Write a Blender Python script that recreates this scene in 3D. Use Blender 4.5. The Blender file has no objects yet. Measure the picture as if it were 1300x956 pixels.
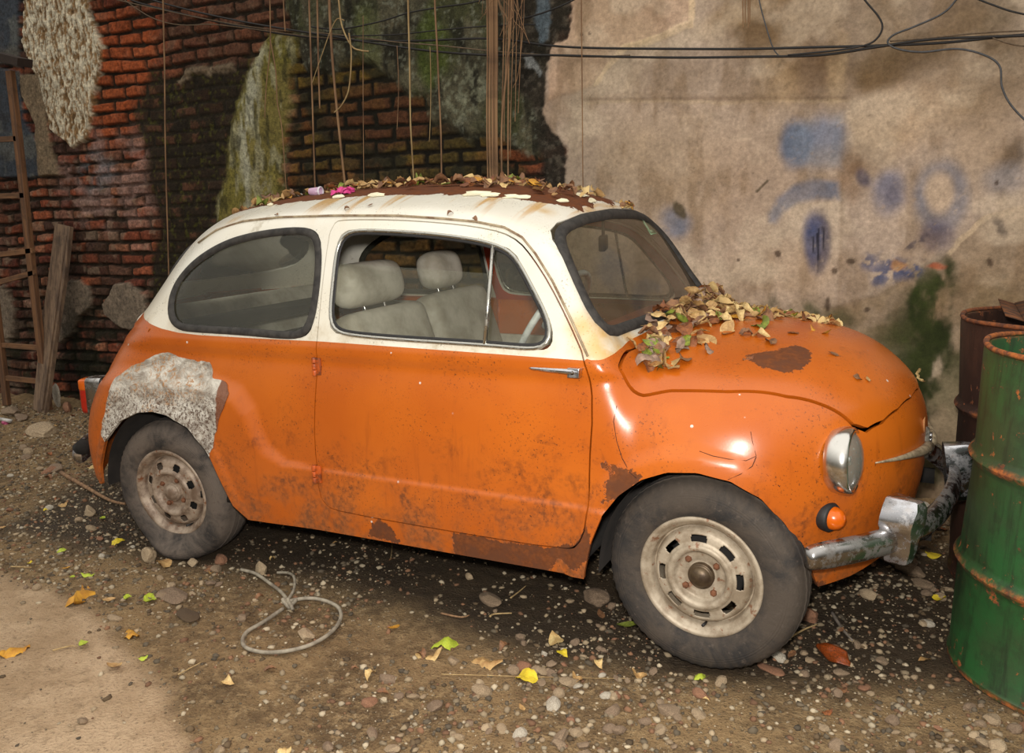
import bpy, bmesh, math, random
import numpy as np
from mathutils import Vector, Matrix
random.seed(7); rng=np.random.default_rng(11)
PI=math.pi
scene=bpy.context.scene; COL=scene.collection
# ------------------------------------------------------------------ camera model (also used to survey points of the place)
CAM=np.array([2.5517,-2.7757,1.2843]); FPX=1085.7
def _rot(yaw,pitch,roll):
    cy,sy=math.cos(yaw),math.sin(yaw); cp,sp=math.cos(pitch),math.sin(pitch)
    f=np.array([sy*cp,cy*cp,-sp]); r=np.array([cy,-sy,0.]); u=np.cross(r,f)
    cr,sr=math.cos(roll),math.sin(roll)
    return cr*r+sr*u,-sr*r+cr*u,f
CR,CU,CF=_rot(*[math.radians(a) for a in (-27.013,9.2846,-1.7625)])
def ray(px,py): return CR*(px-650)/FPX-CU*(py-433.5)/FPX+CF
def on_y(px,py,y):
    d=ray(px,py); return CAM+d*((y-CAM[1])/d[1])
def on_z(px,py,z=0.):
    d=ray(px,py); return CAM+d*((z-CAM[2])/d[2])
cd=bpy.data.cameras.new('camera'); cam=bpy.data.objects.new('camera',cd); COL.objects.link(cam)
cd.sensor_fit='HORIZONTAL'; cd.sensor_width=36; cd.lens=FPX/1300*36; cd.shift_y=-44.5/1300; cd.clip_start=.05
M=Matrix(((CR[0],CU[0],-CF[0],CAM[0]),(CR[1],CU[1],-CF[1],CAM[1]),(CR[2],CU[2],-CF[2],CAM[2]),(0,0,0,1)))
cam.matrix_world=M; scene.camera=cam
scene.view_settings.view_transform='Standard'; scene.view_settings.look='None'; scene.view_settings.gamma=1
scene.view_settings.use_curve_mapping=False; scene.view_settings.exposure=0.0
# ------------------------------------------------------------------ helpers
def lin(c):
    c=np.array(c,float)/255.; return tuple(np.where(c<=.04045,c/12.92,((c+.055)/1.055)**2.4))
def tag(o,label=None,cat=None,group=None,kind=None):
    if label: o['label']=label
    if cat: o['category']=cat
    if group: o['group']=group
    if kind: o['kind']=kind
    return o
def empty(name,loc=(0,0,0),rot=(0,0,0),parent=None):
    o=bpy.data.objects.new(name,None); COL.objects.link(o); o.location=loc; o.rotation_euler=rot; o.empty_display_size=.1
    if parent: o.parent=parent
    return o
def mesh(name,V,F,mats=None,smooth=True,mi=None,normals=None,attrs=None):
    me=bpy.data.meshes.new(name); me.from_pydata([tuple(map(float,v)) for v in V],[],[tuple(f) for f in F]); 
    if mats is not None:
        for m in (mats if isinstance(mats,(list,tuple)) else [mats]): me.materials.append(m)
    if smooth is not None: me.polygons.foreach_set('use_smooth',[bool(smooth)]*len(me.polygons))
    if mi is not None: me.polygons.foreach_set('material_index',[int(i) for i in mi])
    if attrs:
        for k,a in attrs.items():
            a=np.asarray(a)
            if a.ndim==1:
                t=me.attributes.new(k,'FLOAT','POINT'); t.data.foreach_set('value',a.astype(np.float32))
            else:
                t=me.attributes.new(k,'FLOAT_COLOR','POINT'); b=np.ones((len(a),4),np.float32); b[:,:a.shape[1]]=a; t.data.foreach_set('color',b.ravel())
    me.update()
    if normals is not None: me.normals_split_custom_set_from_vertices([tuple(map(float,n)) for n in normals])
    return me
def link(name,me,parent=None,loc=(0,0,0),rot=(0,0,0),scale=None):
    o=bpy.data.objects.new(name,me); COL.objects.link(o); o.location=loc; o.rotation_euler=rot
    if scale is not None: o.scale=scale if hasattr(scale,'__len__') else (scale,)*3
    if parent: o.parent=parent
    return o
class G:
    """collects shapes into one mesh"""
    def __init__(s): s.V=[];s.F=[]
    def add(s,V,F):
        b=len(s.V); s.V+= [tuple(v) for v in V]; s.F+=[tuple(i+b for i in f) for f in F]; return s
    def box(s,c,h,rot=None):
        V=[Vector((x*h[0],y*h[1],z*h[2])) for x in(-1,1) for y in(-1,1) for z in(-1,1)]
        if rot is not None: V=[rot@v for v in V]
        V=[(v[0]+c[0],v[1]+c[1],v[2]+c[2]) for v in V]
        return s.add(V,[(0,1,3,2),(4,6,7,5),(0,4,5,1),(2,3,7,6),(0,2,6,4),(1,5,7,3)])
    def tube(s,P,r,n=8,closed=False,caps=True,flat=1.0):
        P=[Vector(p) for p in P]; m=len(P); rr=r if hasattr(r,'__len__') else [r]*m
        T=[]
        for i in range(m):
            a=P[(i-1)%m] if (i>0 or closed) else P[0]; b=P[(i+1)%m] if (i<m-1 or closed) else P[-1]
            T.append((b-a).normalized())
        up=Vector((0,0,1)) if abs(T[0].z)<.9 else Vector((1,0,0)); N=(up-T[0]*up.dot(T[0])).normalized(); V=[]
        for i in range(m):
            N=(N-T[i]*N.dot(T[i])).normalized(); B=T[i].cross(N)
            for k in range(n):
                a=2*PI*k/n; V.append(P[i]+N*math.cos(a)*rr[i]*flat+B*math.sin(a)*rr[i])
        F=[]
        for i in range(m if closed else m-1):
            j=(i+1)%m
            for k in range(n): F.append((i*n+k,i*n+(k+1)%n,j*n+(k+1)%n,j*n+k))
        if caps and not closed: F.append(tuple(range(n))[::-1]); F.append(tuple((m-1)*n+k for k in range(n)))
        return s.add(V,F)
    def lathe(s,prof,n=48,axis='z',c=(0,0,0),close=False):
        """prof: (radius, height)"""
        V=[];m=len(prof)
        for k in range(n):
            a=2*PI*k/n; ca,sa=math.cos(a),math.sin(a)
            for r,h in prof:
                if axis=='z': v=(r*ca,r*sa,h)
                elif axis=='y': v=(r*ca,h,r*sa)
                else: v=(h,r*ca,r*sa)
                V.append((v[0]+c[0],v[1]+c[1],v[2]+c[2]))
        F=[]
        for k in range(n):
            k2=(k+1)%n
            for i in range(m-1 if not close else m):
                j=(i+1)%m; F.append((k*m+i,k2*m+i,k2*m+j,k*m+j))
        return s.add(V,F)
    def build(s,name,mat,parent=None,smooth=True,bevel=0,sub=0,loc=(0,0,0),rot=(0,0,0),auto=None):
        me=mesh(name,s.V,s.F,mat,smooth)
        bm=bmesh.new(); bm.from_mesh(me); bmesh.ops.recalc_face_normals(bm,faces=bm.faces[:]); 
        if auto:
            for e in bm.edges:
                if len(e.link_faces)==2 and e.calc_face_angle(0)>math.radians(auto): e.smooth=False
        bm.to_mesh(me); bm.free()
        o=link(name,me,parent,loc,rot)
        if bevel:
            m=o.modifiers.new('bevel','BEVEL'); m.width=bevel; m.segments=3; m.limit_method='ANGLE'; m.angle_limit=.6
        if sub:
            m=o.modifiers.new('sub','SUBSURF'); m.levels=sub; m.render_levels=sub
        return o
# numpy value noise
_L=rng.random((4,256,256))
def vn(x,y,s=0):
    t=_L[s%4]; x=x+s*17.3; y=y+s*5.7
    xi=np.floor(x).astype(int); yi=np.floor(y).astype(int); fx=x-xi; fy=y-yi; fx=fx*fx*(3-2*fx); fy=fy*fy*(3-2*fy)
    a=t[xi%256,yi%256]; b=t[(xi+1)%256,yi%256]; c=t[xi%256,(yi+1)%256]; d=t[(xi+1)%256,(yi+1)%256]
    return (a*(1-fx)+b*fx)*(1-fy)+(c*(1-fx)+d*fx)*fy
def fbm(x,y,s=0,o=4):
    v=0;a=.5;t=0
    for i in range(o): v=v+a*vn(x*2**i,y*2**i,s+i); t+=a; a*=.5
    return v/t
# ------------------------------------------------------------------ node materials
class N:
    def __init__(s,name):
        s.m=bpy.data.materials.new(name); s.m.use_nodes=True; s.t=s.m.node_tree; s.t.nodes.clear()
        s.out=s.t.nodes.new('ShaderNodeOutputMaterial'); s.co=None
    def n(s,t,ins=None,**kw):
        x=s.t.nodes.new('ShaderNode'+t)
        for k,v in kw.items(): setattr(x,k,v)
        for k,v in (ins or {}).items(): s.set(x.inputs[k],v)
        return x
    def set(s,i,v):
        if isinstance(v,bpy.types.NodeSocket): s.t.links.new(v,i)
        elif hasattr(v,'__len__') and len(v)==3 and i.type=='RGBA': i.default_value=(*v,1)
        else: i.default_value=v
    def obj(s):
        if s.co is None: s.co=s.n('TexCoord').outputs['Object']
        return s.co
    def noise(s,scale,detail=4,rough=.55,vec=None,dist=0,stretch=None):
        v=vec or s.obj()
        if stretch: v=s.n('Mapping',{'Vector':v,'Scale':stretch}).outputs[0]
        return s.n('TexNoise',{'Vector':v,'Scale':scale,'Detail':detail,'Roughness':rough,'Distortion':dist}).outputs['Fac']
    def voro(s,scale,feature='F1',vec=None,out='Distance',rand=1):
        return s.n('TexVoronoi',{'Vector':vec or s.obj(),'Scale':scale,'Randomness':rand},feature=feature).outputs[out]
    def math(s,op,a,b=0.,c=0.):
        x=s.n('Math',operation=op); s.set(x.inputs[0],a); s.set(x.inputs[1],b); s.set(x.inputs[2],c); return x.outputs[0]
    def step(s,v,a,b,lo=0.,hi=1.):
        return s.n('MapRange',{'Value':v,'From Min':a,'From Max':b,'To Min':lo,'To Max':hi},interpolation_type='SMOOTHSTEP').outputs[0]
    def mix(s,f,a,b,mode='MIX'):
        x=s.n('Mix',data_type='RGBA',blend_type=mode); s.set(x.inputs[0],f); s.set(x.inputs[6],a); s.set(x.inputs[7],b); return x.outputs[2]
    def mixf(s,f,a,b):
        x=s.n('Mix',data_type='FLOAT'); s.set(x.inputs[0],f); s.set(x.inputs[2],a); s.set(x.inputs[3],b); return x.outputs[0]
    def attr(s,name,col=False):
        x=s.n('Attribute',attribute_name=name); return x.outputs['Color' if col else 'Fac']
    def sep(s,v=None):
        return s.n('SeparateXYZ',{0:v or s.obj()}).outputs
    def bump(s,h,strength=.3,dist=.01,nrm=None):
        x=s.n('Bump',{'Height':h,'Strength':strength,'Distance':dist}); 
        if nrm: s.set(x.inputs['Normal'],nrm)
        return x.outputs[0]
    def bsdf(s,col,rough=.6,metal=0.,nrm=None,**kw):
        b=s.n('BsdfPrincipled',{'Base Color':col,'Roughness':rough,'Metallic':metal})
        if nrm: s.set(b.inputs['Normal'],nrm)
        for k,v in kw.items(): s.set(b.inputs[k.replace('_',' ')],v)
        s.t.links.new(b.outputs[0],s.out.inputs[0]); return b.outputs[0]
def simple(name,col,rough=.6,metal=0.,var=.25,scale=30,bump=.2,bd=.003,dark=None,stretch=None,**kw):
    m=N(name); f=m.noise(scale,5,.6,stretch=stretch); c2=lin(dark) if dark else tuple(x*(1-var*1.6) for x in lin(col))
    c=m.mix(m.step(f,.35,.68),lin(col),c2)
    m.bsdf(c,rough,metal,m.bump(m.noise(scale*4,4,.6,stretch=stretch),bump,bd),**kw); return m.m
import numpy as np
def lerp(v,xs,ys): return np.interp(v,xs,ys)
def hermite(xs,ys):
    # dense smooth lookup (monotone-ish cubic) -> arrays for np.interp
    xs=np.array(xs,float); ys=np.array(ys,float)
    m=np.gradient(ys,xs); X=[];Y=[]
    for i in range(len(xs)-1):
        h=xs[i+1]-xs[i]; t=np.linspace(0,1,25)[:-1]
        Y.append((2*t**3-3*t**2+1)*ys[i]+(t**3-2*t**2+t)*h*m[i]+(-2*t**3+3*t**2)*ys[i+1]+(t**3-t**2)*h*m[i+1]); X.append(xs[i]+t*h)
    X.append([xs[-1]]);Y.append([ys[-1]])
    return np.concatenate(X),np.concatenate(Y)
def smax(a,b,k):
    k=k*1.5; h=np.clip(k-np.abs(a-b),0,None)/k; return np.maximum(a,b)+h*h*h*k/6
def smin(a,b,k): return -smax(-a,-b,k)
def sstep(a,b,x):
    t=np.clip((x-a)/(b-a),0,1); return t*t*(3-2*t)
def sdpoly(x,y,poly):
    P=np.asarray(poly,float); d=np.full(np.shape(x),1e9); ins=np.zeros(np.shape(x),bool)
    n=len(P)
    for i in range(n):
        a=P[i]; b=P[(i+1)%n]; e=b-a; wx=x-a[0]; wy=y-a[1]
        t=np.clip((wx*e[0]+wy*e[1])/(e@e+1e-12),0,1)
        d=np.minimum(d,(wx-e[0]*t)**2+(wy-e[1]*t)**2)
        c=((a[1]<=y)&(b[1]>y))|((b[1]<=y)&(a[1]>y))
        with np.errstate(divide='ignore',invalid='ignore'): xi=a[0]+(y-a[1])/(e[1] if e[1] else 1e-12)*e[0]
        ins^=c&(x<xi)
    return np.where(ins,-1,1)*np.sqrt(d)
HOODC=hermite([1.4,1.76,2.0,2.15,2.25,2.37,2.45,2.56],[.875,.885,.884,.874,.858,.822,.785,.73])
NOSEX=hermite([.15,.25,.35,.45,.55,.65,.72,.78,.9],[2.44,2.475,2.50,2.52,2.528,2.52,2.50,2.47,2.40])
REARX=hermite([.15,.22,.31,.445,.55,.63,.757,.9,1.0,1.1,1.2,1.27,1.4],[-.66,-.685,-.70,-.70,-.665,-.62,-.535,-.405,-.325,-.245,-.145,-.05,.12])
ROOFC=hermite([-.5,-.2,-.05,.1,.3,.6,.9,1.1,1.3,1.46,1.7],[1.10,1.22,1.27,1.303,1.333,1.352,1.355,1.348,1.328,1.29,1.20])
RB=[(-.6,.1),(-.6,.60),(-.3,.68),(0,.71),(.295,.693),(.412,.666),(.47,.61),(.50,.54),(.534,.487),(.609,.446),(.742,.440),(1.75,.438),(1.75,.1)]
ARCHF=[(1.66,.05),(1.684,.245),(1.708,.342),(1.744,.429),(1.788,.488),(1.853,.541),(1.922,.569),(2.003,.577),(2.087,.562),(2.16,.519),(2.215,.444),(2.25,.363),(2.27,.307),(2.285,.24),(2.30,.05)]
ARCHR=[(-.33,.05),(-.31,.25),(-.29,.34),(-.239,.444),(-.14,.53),(-.05,.568),(.03,.578),(.097,.572),(.199,.536),(.285,.459),(.341,.341),(.375,.267),(.43,.224),(.46,.05)]
def body(x,y,z,detail=True):
    s=np.abs(y)
    # ---- lower body
    Wl=.672-.05*np.clip((z-.5)/.36,0,1.6)**2-.02*np.clip((.42-z)/.25,0,1)**2
    near=(s>.4)&(z<.8)&(np.abs(s-Wl)<.055)
    dd=0.
    if near.any():
        dd=np.zeros_like(x)
        xx,zz=x[near],z[near]
        sd=sdpoly(xx,zz,RB)
        hgt=np.where(xx<.62,.022,.008)+ (0)*xx
        hgt=.008+.016*sstep(.75,.45,xx)
        wid=.010+.030*sstep(.7,.45,xx)
        v=hgt*sstep(wid,-wid,sd)
        fa=sdpoly(xx,zz,ARCHF); ra=sdpoly(xx,zz,ARCHR)
        v+= .014*sstep(.075,.03,fa)
        v+= .010*sstep(.05,.015,ra)*sstep(.5,.3,xx)
        dd[near]=v
        Wl=Wl-.012+dd
    a=s-Wl
    crown=.085*(s/.5)**2
    t_=sstep(1.84,1.66,x); hood=lerp(x,*HOODC)-crown*(1-t_)+.11*t_*sstep(.42,.60,s)
    b=(z-hood)*.95
    rs=np.clip(s/.665,0,1.3)
    c=(x-(lerp(z,*NOSEX)-.36*rs**2.1))*.88
    W2=np.where(z>.86,.612-.33*(z-.86),Wl-.01)
    rq=np.clip(s/W2,0,1.25)
    d=((lerp(z,*REARX)+.33*rq**2.6)-x)*.80
    low=smax(a,b,.16); low=smax(low,c,.13); low=smax(low,d,.08); low=smax(low,.16-z,.02)
    # ---- greenhouse
    ga=(s-(.625-.33*np.maximum(z-.86,-.02)))*.95
    gb=z-(lerp(x,*ROOFC)-.098*(s/.5)**2.3)
    gw=(x-(1.745-.60*(z-.885)-.025*(s/.5)**2))*.86
    g=smax(ga,gb,.045); g=smax(g,gw,.036); g=smax(g,d,.08)
    g=smax(g,.81-z,.02)
    return smin(low,g,.035)
def grad(x,y,z,e=1e-3):
    g=np.stack([body(x+e,y,z)-body(x-e,y,z),body(x,y+e,z)-body(x,y-e,z),body(x,y,z+e)-body(x,y,z-e)],-1)/(2*e)
    return g
# ------------------------------------------------------------------ car paint and other car materials
RUSTC=(lin((96,58,38)),lin((58,36,26)))
def rustcol(m): return m.mix(m.step(m.noise(28,6,.65),.35,.65),RUSTC[0],m.mix(m.noise(90,3),RUSTC[1],lin((140,78,38))))
def paint(name,base,base2,kind):
    m=N(name); x,y,z=m.sep()
    c=m.mix(m.step(m.noise(2.2,4,.6),.3,.7),lin(base),lin(base2))
    # grime: settles low on the panels and in blotches
    n1=m.noise(7,8,.72,dist=.4); n2=m.noise(60,4,.6); n3=m.noise(170,3,.6)
    if kind=='orange':
        low=m.step(z,.75,.30)
        g=m.math('MULTIPLY',m.step(m.math('ADD',n1,m.math('MULTIPLY',low,.17)),.56,.80),m.step(n2,.36,.66))
        c=m.mix(m.math('MULTIPLY',g,.85),c,lin((88,44,20)))
        st=m.math('MULTIPLY',m.step(m.noise(1.0,5,.7,stretch=(26,26,2.6)),.56,.74),m.step(z,.95,.5))
        c=m.mix(m.math('MULTIPLY',st,.35),c,lin((120,52,16)))
        film=m.math('MULTIPLY',m.step(z,.50,.22),m.step(n1,.38,.62)); c=m.mix(m.math('MULTIPLY',film,.40),c,lin((135,92,60)))
        sp=m.math('MULTIPLY',m.step(m.noise(150,3,.7),.60,.66),m.step(m.noise(5,3),.40,.58)); c=m.mix(m.math('MULTIPLY',sp,.8),c,lin((52,32,22)))
        v=m.voro(17); chip=m.math('MULTIPLY',m.step(v,.085,.06),m.step(m.noise(6,2),.54,.60)); c=m.mix(chip,c,lin((215,200,190)))
        rr=m.step(m.math('ADD',m.attr('rust'),m.math('MULTIPLY',m.math('SUBTRACT',m.noise(55,5,.7),.5),.05)),.0015,-.0015)
        rust=rr
    else:
        g=m.step(m.math('MULTIPLY',m.step(n1,.45,.75),n2),.22,.5)
        c=m.mix(m.math('MULTIPLY',g,.45),c,lin((150,135,105)))
        low=m.math('MULTIPLY',m.step(n1,.42,.66),m.step(z,1.0,.86)); c=m.mix(m.math('MULTIPLY',low,.35),c,lin((165,140,95)))
        sp=m.math('MULTIPLY',m.step(n3,.60,.68),m.step(m.noise(9,3),.5,.62)); c=m.mix(m.math('MULTIPLY',sp,.75),c,lin((70,58,45)))
        # rust runs from the rotten roof skin down over the rails
        st=m.step(m.noise(1.0,3,.6,stretch=(13,1.2,1.2)),.53,.62)
        top=m.math('MULTIPLY',m.step(m.math('ADD',m.attr('rust'),m.math('MULTIPLY',m.noise(7,2),.10)),.24,.08),st); c=m.mix(m.math('MULTIPLY',top,.75),c,lin((196,142,44)))
        yel=m.math('MULTIPLY',m.step(m.attr('stain'),.05,-.03),m.step(m.noise(9,4,.6),.30,.6)); c=m.mix(m.math('MULTIPLY',yel,.75),c,lin((200,152,60)))
        rr=m.step(m.math('ADD',m.attr('rust'),m.math('MULTIPLY',m.math('SUBTRACT',m.noise(10,7,.66),.5),.13)),.002,-.002)
        rust=rr
    c=m.mix(rust,c,rustcol(m))
    edge=m.bump(rust,.6,-.002); nb=m.bump(m.noise(9,2),.06,.01,edge); nb=m.bump(n3,.08,.001,nb)
    dull=m.math('ADD',m.mixf(rust,.22,.9),m.math('MULTIPLY',n1,.12))
    if kind=='orange': dull=m.math('ADD',dull,m.math('MULTIPLY',m.step(z,.7,.3),.2))
    m.bsdf(c,dull,0.,nb,Specular_IOR_Level=m.mixf(rust,.55,.2)); return m.m
ORANGE=paint('orange_paint',(190,97,22),(175,84,17),'orange')
CREAM=paint('cream_paint',(226,221,208),(216,208,190),'cream')
def filler():
    m=N('fibreglass_patch'); x,y,z=m.sep(); n=m.noise(13,7,.72,dist=.8,stretch=(1,1,1.6)); n2=m.noise(75,5,.7)
    c=m.mix(m.step(n,.36,.66),lin((222,216,204)),lin((150,138,124)))
    f=m.math('MULTIPLY',m.step(n2,.48,.60),m.step(m.noise(8,3),.42,.6)); c=m.mix(m.math('MULTIPLY',f,.8),c,lin((178,120,52)))
    low=m.math('MULTIPLY',m.step(z,.70,.60),m.step(m.noise(110,4,.7),.50,.58)); c=m.mix(m.math('MULTIPLY',low,.85),c,lin((76,46,28)))
    s=m.step(m.noise(7,5,.7),.56,.66); c=m.mix(m.math('MULTIPLY',s,.7),c,lin((104,88,76))); xe=m.step(m.math('ADD',x,m.math('MULTIPLY',m.noise(20,4),.04)),.348,.356); c=m.mix(m.math('MULTIPLY',xe,.9),c,lin((120,62,24)))
    m.bsdf(c,.85,0,m.bump(m.math('ADD',n2,m.math('MULTIPLY',n,1.5)),.9,.008)); return m.m
FILLER=filler()
RUST=simple('bare_rust',(105,66,42),.92,0,scale=25,bump=.6,dark=(60,36,26))
def chrome_mat(name,base,dirt,amt,sc=30):
    m=N(name); n=m.noise(sc,6,.7); f=m.math('MULTIPLY',m.step(n,.46,.66),amt); g=m.step(m.noise(sc*3,4,.7),.60,.68)
    c=m.mix(f,lin(base),lin(dirt)); c=m.mix(m.math('MULTIPLY',g,amt*.8),c,lin((95,58,34)))
    m.bsdf(c,m.mixf(f,.20,.65),m.mixf(f,1.,.35),m.bump(n,.1,.002)); return m.m
CHROME=chrome_mat('dull_chrome',(205,205,210),(120,108,92),.45)
CHROMEC=chrome_mat('lamp_chrome',(215,212,206),(150,140,126),.12)
CHROMED=chrome_mat('grimy_bumper_chrome',(175,172,170),(92,84,76),.75,26)
CHROMEF=chrome_mat('window_frame_chrome',(190,188,180),(130,120,104),.5)
RUBBER=simple('window_rubber',(58,54,50),.8,scale=40,dark=(36,33,31))
BLACKRUB=simple('black_rubber',(34,32,32),.6,scale=40)
def tyre_mat(name,dust,amt):
    m=N(name); x,y,z=m.sep(); n=m.noise(7,7,.72,dist=.5)
    c=m.mix(m.math('MULTIPLY',m.step(n,.30,.62),amt),lin((34,32,32)),lin(dust)); c=m.mix(m.step(m.noise(45,5,.7),.56,.7),c,lin((78,68,60)))
    r=m.math('SQRT',m.math('ADD',m.math('MULTIPLY',x,x),m.math('MULTIPLY',z,z)))
    rings=m.math('SINE',m.math('MULTIPLY',r,900.))
    rm=m.math('MULTIPLY',rings,m.math('MULTIPLY',m.step(r,.222,.226),m.step(r,.240,.236)))
    m.bsdf(c,.85,0,m.bump(m.math('ADD',m.math('MULTIPLY',rm,.15),m.noise(60,4,.7)),.5,.004)); return m.m
TYRE=tyre_mat('front_tyre_rubber',(96,82,68),.45); TYRER=tyre_mat('rear_tyre_rubber',(106,94,84),.85)
def rim_mat(name,a,b,r):
    m=N(name); n=m.noise(14,7,.7); c=m.mix(m.step(n,.38,.64),lin(a),lin(b))
    sp=m.math('MULTIPLY',m.step(m.noise(38,4,.65),.60,.68),1.); c=m.mix(m.math('MULTIPLY',sp,r),c,lin((120,68,34)))
    m.bsdf(c,.55,.25,m.bump(m.noise(60,4),.25,.002)); return m.m
RIM=rim_mat('front_rim_paint',(176,162,142),(138,122,102),.75); RIMR=rim_mat('rear_rim_paint',(168,150,132),(112,92,76),.9)
HUB=simple('hub_cap_metal',(98,82,62),.45,.6,scale=30,dark=(70,56,44)); BOLT=simple('rusty_bolt',(122,78,52),.8,.2,scale=60)
VINYL=simple('dusty_white_vinyl',(214,206,190),.6,scale=6,var=.2,bump=.15,bd=.004,dark=(160,150,132))
DASH=simple('red_dash_paint',(196,70,26),.5,scale=12,var=.12); INNER=simple('inner_orange_paint',(176,62,24),.55,scale=12,var=.15); DARKM=simple('dark_underbody',(30,26,23),.95,scale=20); WELL=simple('wheel_well_dirt',(46,40,36),.95,scale=14)
HEADLIN=simple('headlining',(120,108,88),.9,scale=8)
PALE=simple('grey_plastic',(212,214,210),.45,scale=30)
AMBER=simple('amber_lens',(226,104,14),.25,scale=50,var=.1,bump=.05,Transmission_Weight=.2)
REDL=simple('red_lens',(190,36,14),.3,scale=50,var=.15,bump=.05,Transmission_Weight=.2)
def glass_mat(name,dust,col,streak=False):
    m=N(name); n=m.noise(5,6,.65); n2=m.noise(120,3,.6)
    f=m.math('MULTIPLY',m.math('ADD',m.step(n,.25,.8,.55,1.15),m.math('MULTIPLY',m.step(n2,.6,.7),.5)),dust)
    g=m.n('BsdfGlass',{'Color':(.93,.95,.92,1),'Roughness':0.,'IOR':1.0}).outputs[0]
    tr=m.n('BsdfTransparent',{'Color':(.90,.92,.88,1)}).outputs[0]
    gl=m.n('BsdfGlossy',{'Color':(1,1,1,1),'Roughness':.05}).outputs[0]
    fr=m.n('Fresnel',{'IOR':1.45}).outputs[0]
    a=m.n('MixShader',{0:fr,1:tr,2:gl}).outputs[0]
    d=m.n('BsdfDiffuse',{'Color':(*lin(col),1)}).outputs[0]
    o=m.n('MixShader',{0:f,1:a,2:d}).outputs[0]; m.t.nodes.remove(g.node)
    m.t.links.new(o,m.out.inputs[0]); return m.m
WGLASS=glass_mat('dusty_windscreen_glass',.24,(116,106,86)); SGLASS=glass_mat('dusty_side_glass',.12,(128,124,102)); LENSG=glass_mat('headlamp_glass',.34,(176,176,164))
STICK=simple('sticker_paper',(150,160,130),.6,scale=40,var=.1)
STICKB=simple('sticker_border',(170,215,170),.6,scale=40,var=.05)
# ------------------------------------------------------------------ car body: implicit surface -> quads -> cut into panels
def surface_nets(x0,x1,y0,y1,z0,z1,h):
    xs=np.arange(x0,x1,h); ys=np.arange(y0,y1+h*.5,h); zs=np.arange(z0,z1,h)
    X,Y,Z=np.meshgrid(xs,ys,zs,indexing='ij'); F=body(X,Y,Z).astype(np.float64)
    S=F<0; nx,ny,nz=F.shape
    c=np.zeros((nx-1,ny-1,nz-1),int)
    for a in(0,1):
        for b in(0,1):
            for d in(0,1): c+=S[a:nx-1+a,b:ny-1+b,d:nz-1+d]
    act=(c>0)&(c<8); idx=-np.ones(act.shape,int); ii=np.argwhere(act); idx[act]=np.arange(len(ii))
    P=np.zeros((len(ii),3)); W=np.zeros(len(ii))
    cor=[(a,b,d) for a in(0,1) for b in(0,1) for d in(0,1)]
    for p in range(8):
        for q in range(p+1,8):
            a=np.array(cor[p]); b=np.array(cor[q])
            if np.abs(a-b).sum()!=1: continue
            fa=F[tuple((ii+a).T)]; fb=F[tuple((ii+b).T)]; m=(fa<0)!=(fb<0)
            t=np.where(m,fa/(fa-fb+1e-15),0); P+=np.where(m[:,None],a+(b-a)*t[:,None],0); W+=m
    P=P/W[:,None]+ii; P=P*h+np.array([xs[0],ys[0],zs[0]])
    Q=[]
    for ax in range(3):
        sl0=[slice(None)]*3; sl1=[slice(None)]*3; sl0[ax]=slice(0,-1); sl1[ax]=slice(1,None)
        e=np.argwhere(S[tuple(sl0)]!=S[tuple(sl1)]); o1,o2=[k for k in range(3) if k!=ax]
        lim=np.array(F.shape)
        ok=(e[:,o1]>0)&(e[:,o2]>0)&(e[:,o1]<lim[o1]-1)&(e[:,o2]<lim[o2]-1); e=e[ok]
        def g(d1,d2):
            t=e.copy(); t[:,o1]-=d1; t[:,o2]-=d2; return idx[tuple(t.T)]
        q=np.stack([g(1,1),g(0,1),g(0,0),g(1,0)],1)
        ins=S[tuple(e.T)]
        if ax==1: ins=~ins
        q=np.where(ins[:,None],q,q[:,::-1]); Q.append(q)
    Q=np.concatenate(Q); Q=Q[(Q>=0).all(1)]
    for _ in range(4):
        g=grad(*P.T); f=body(*P.T); gg=(g*g).sum(1); P=P-(f/np.maximum(gg,.05))[:,None]*g
    return P,Q
class Msh:
    def __init__(s,V,F): s.V=V; s.F=F
class Pool:
    """shared growing vertex pool so every cut is exact on both sides"""
    def __init__(s,V): s.V=[tuple(v) for v in V]; s.cache=None
POOL=None
def split(F,field):
    """cut faces along field(x,y,z)=0 ; returns (inside<0, outside>=0)"""
    used=sorted({i for f in F for i in f}); arr=np.array([POOL.V[i] for i in used]); val=dict(zip(used,field(arr[:,0],arr[:,1],arr[:,2])))
    A=[];B=[];cut={}
    for f in F:
        v=[val[i] for i in f]
        if all(a<0 for a in v): A.append(f); continue
        if all(a>=0 for a in v): B.append(f); continue
        fa=[];fb=[];n=len(f)
        for k in range(n):
            i,j=f[k],f[(k+1)%n]; a,b=v[k],v[(k+1)%n]
            (fa if a<0 else fb).append(i)
            if (a<0)!=(b<0):
                key=(i,j) if i<j else (j,i)
                if key not in cut:
                    t=a/(a-b); t=min(max(t,.002),.998); p=POOL.V[i]; q=POOL.V[j]
                    POOL.V.append((p[0]+(q[0]-p[0])*t,p[1]+(q[1]-p[1])*t,p[2]+(q[2]-p[2])*t)); cut[key]=len(POOL.V)-1
                fa.append(cut[key]); fb.append(cut[key])
        if len(fa)>2: A.append(tuple(fa))
        if len(fb)>2: B.append(tuple(fb))
    return A,B
RUSTP=[[(1.736,.575),(1.798,.566),(1.86,.555),(1.83,.52),(1.789,.480),(1.745,.465),(1.752,.526),(1.773,.549),(1.74,.560)],
 [(1.25,.10),(1.25,.298),(1.40,.296),(1.58,.300),(1.66,.330),(1.70,.40),(1.71,.30),(1.655,.25),(1.60,.27),(1.56,.22),(1.56,.1)],
 [(.93,.235),(.95,.285),(.985,.298),(1.03,.27),(1.06,.225)],
 [(2.30,.20),(2.30,.25),(2.26,.26),(2.20,.2)]]
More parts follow.
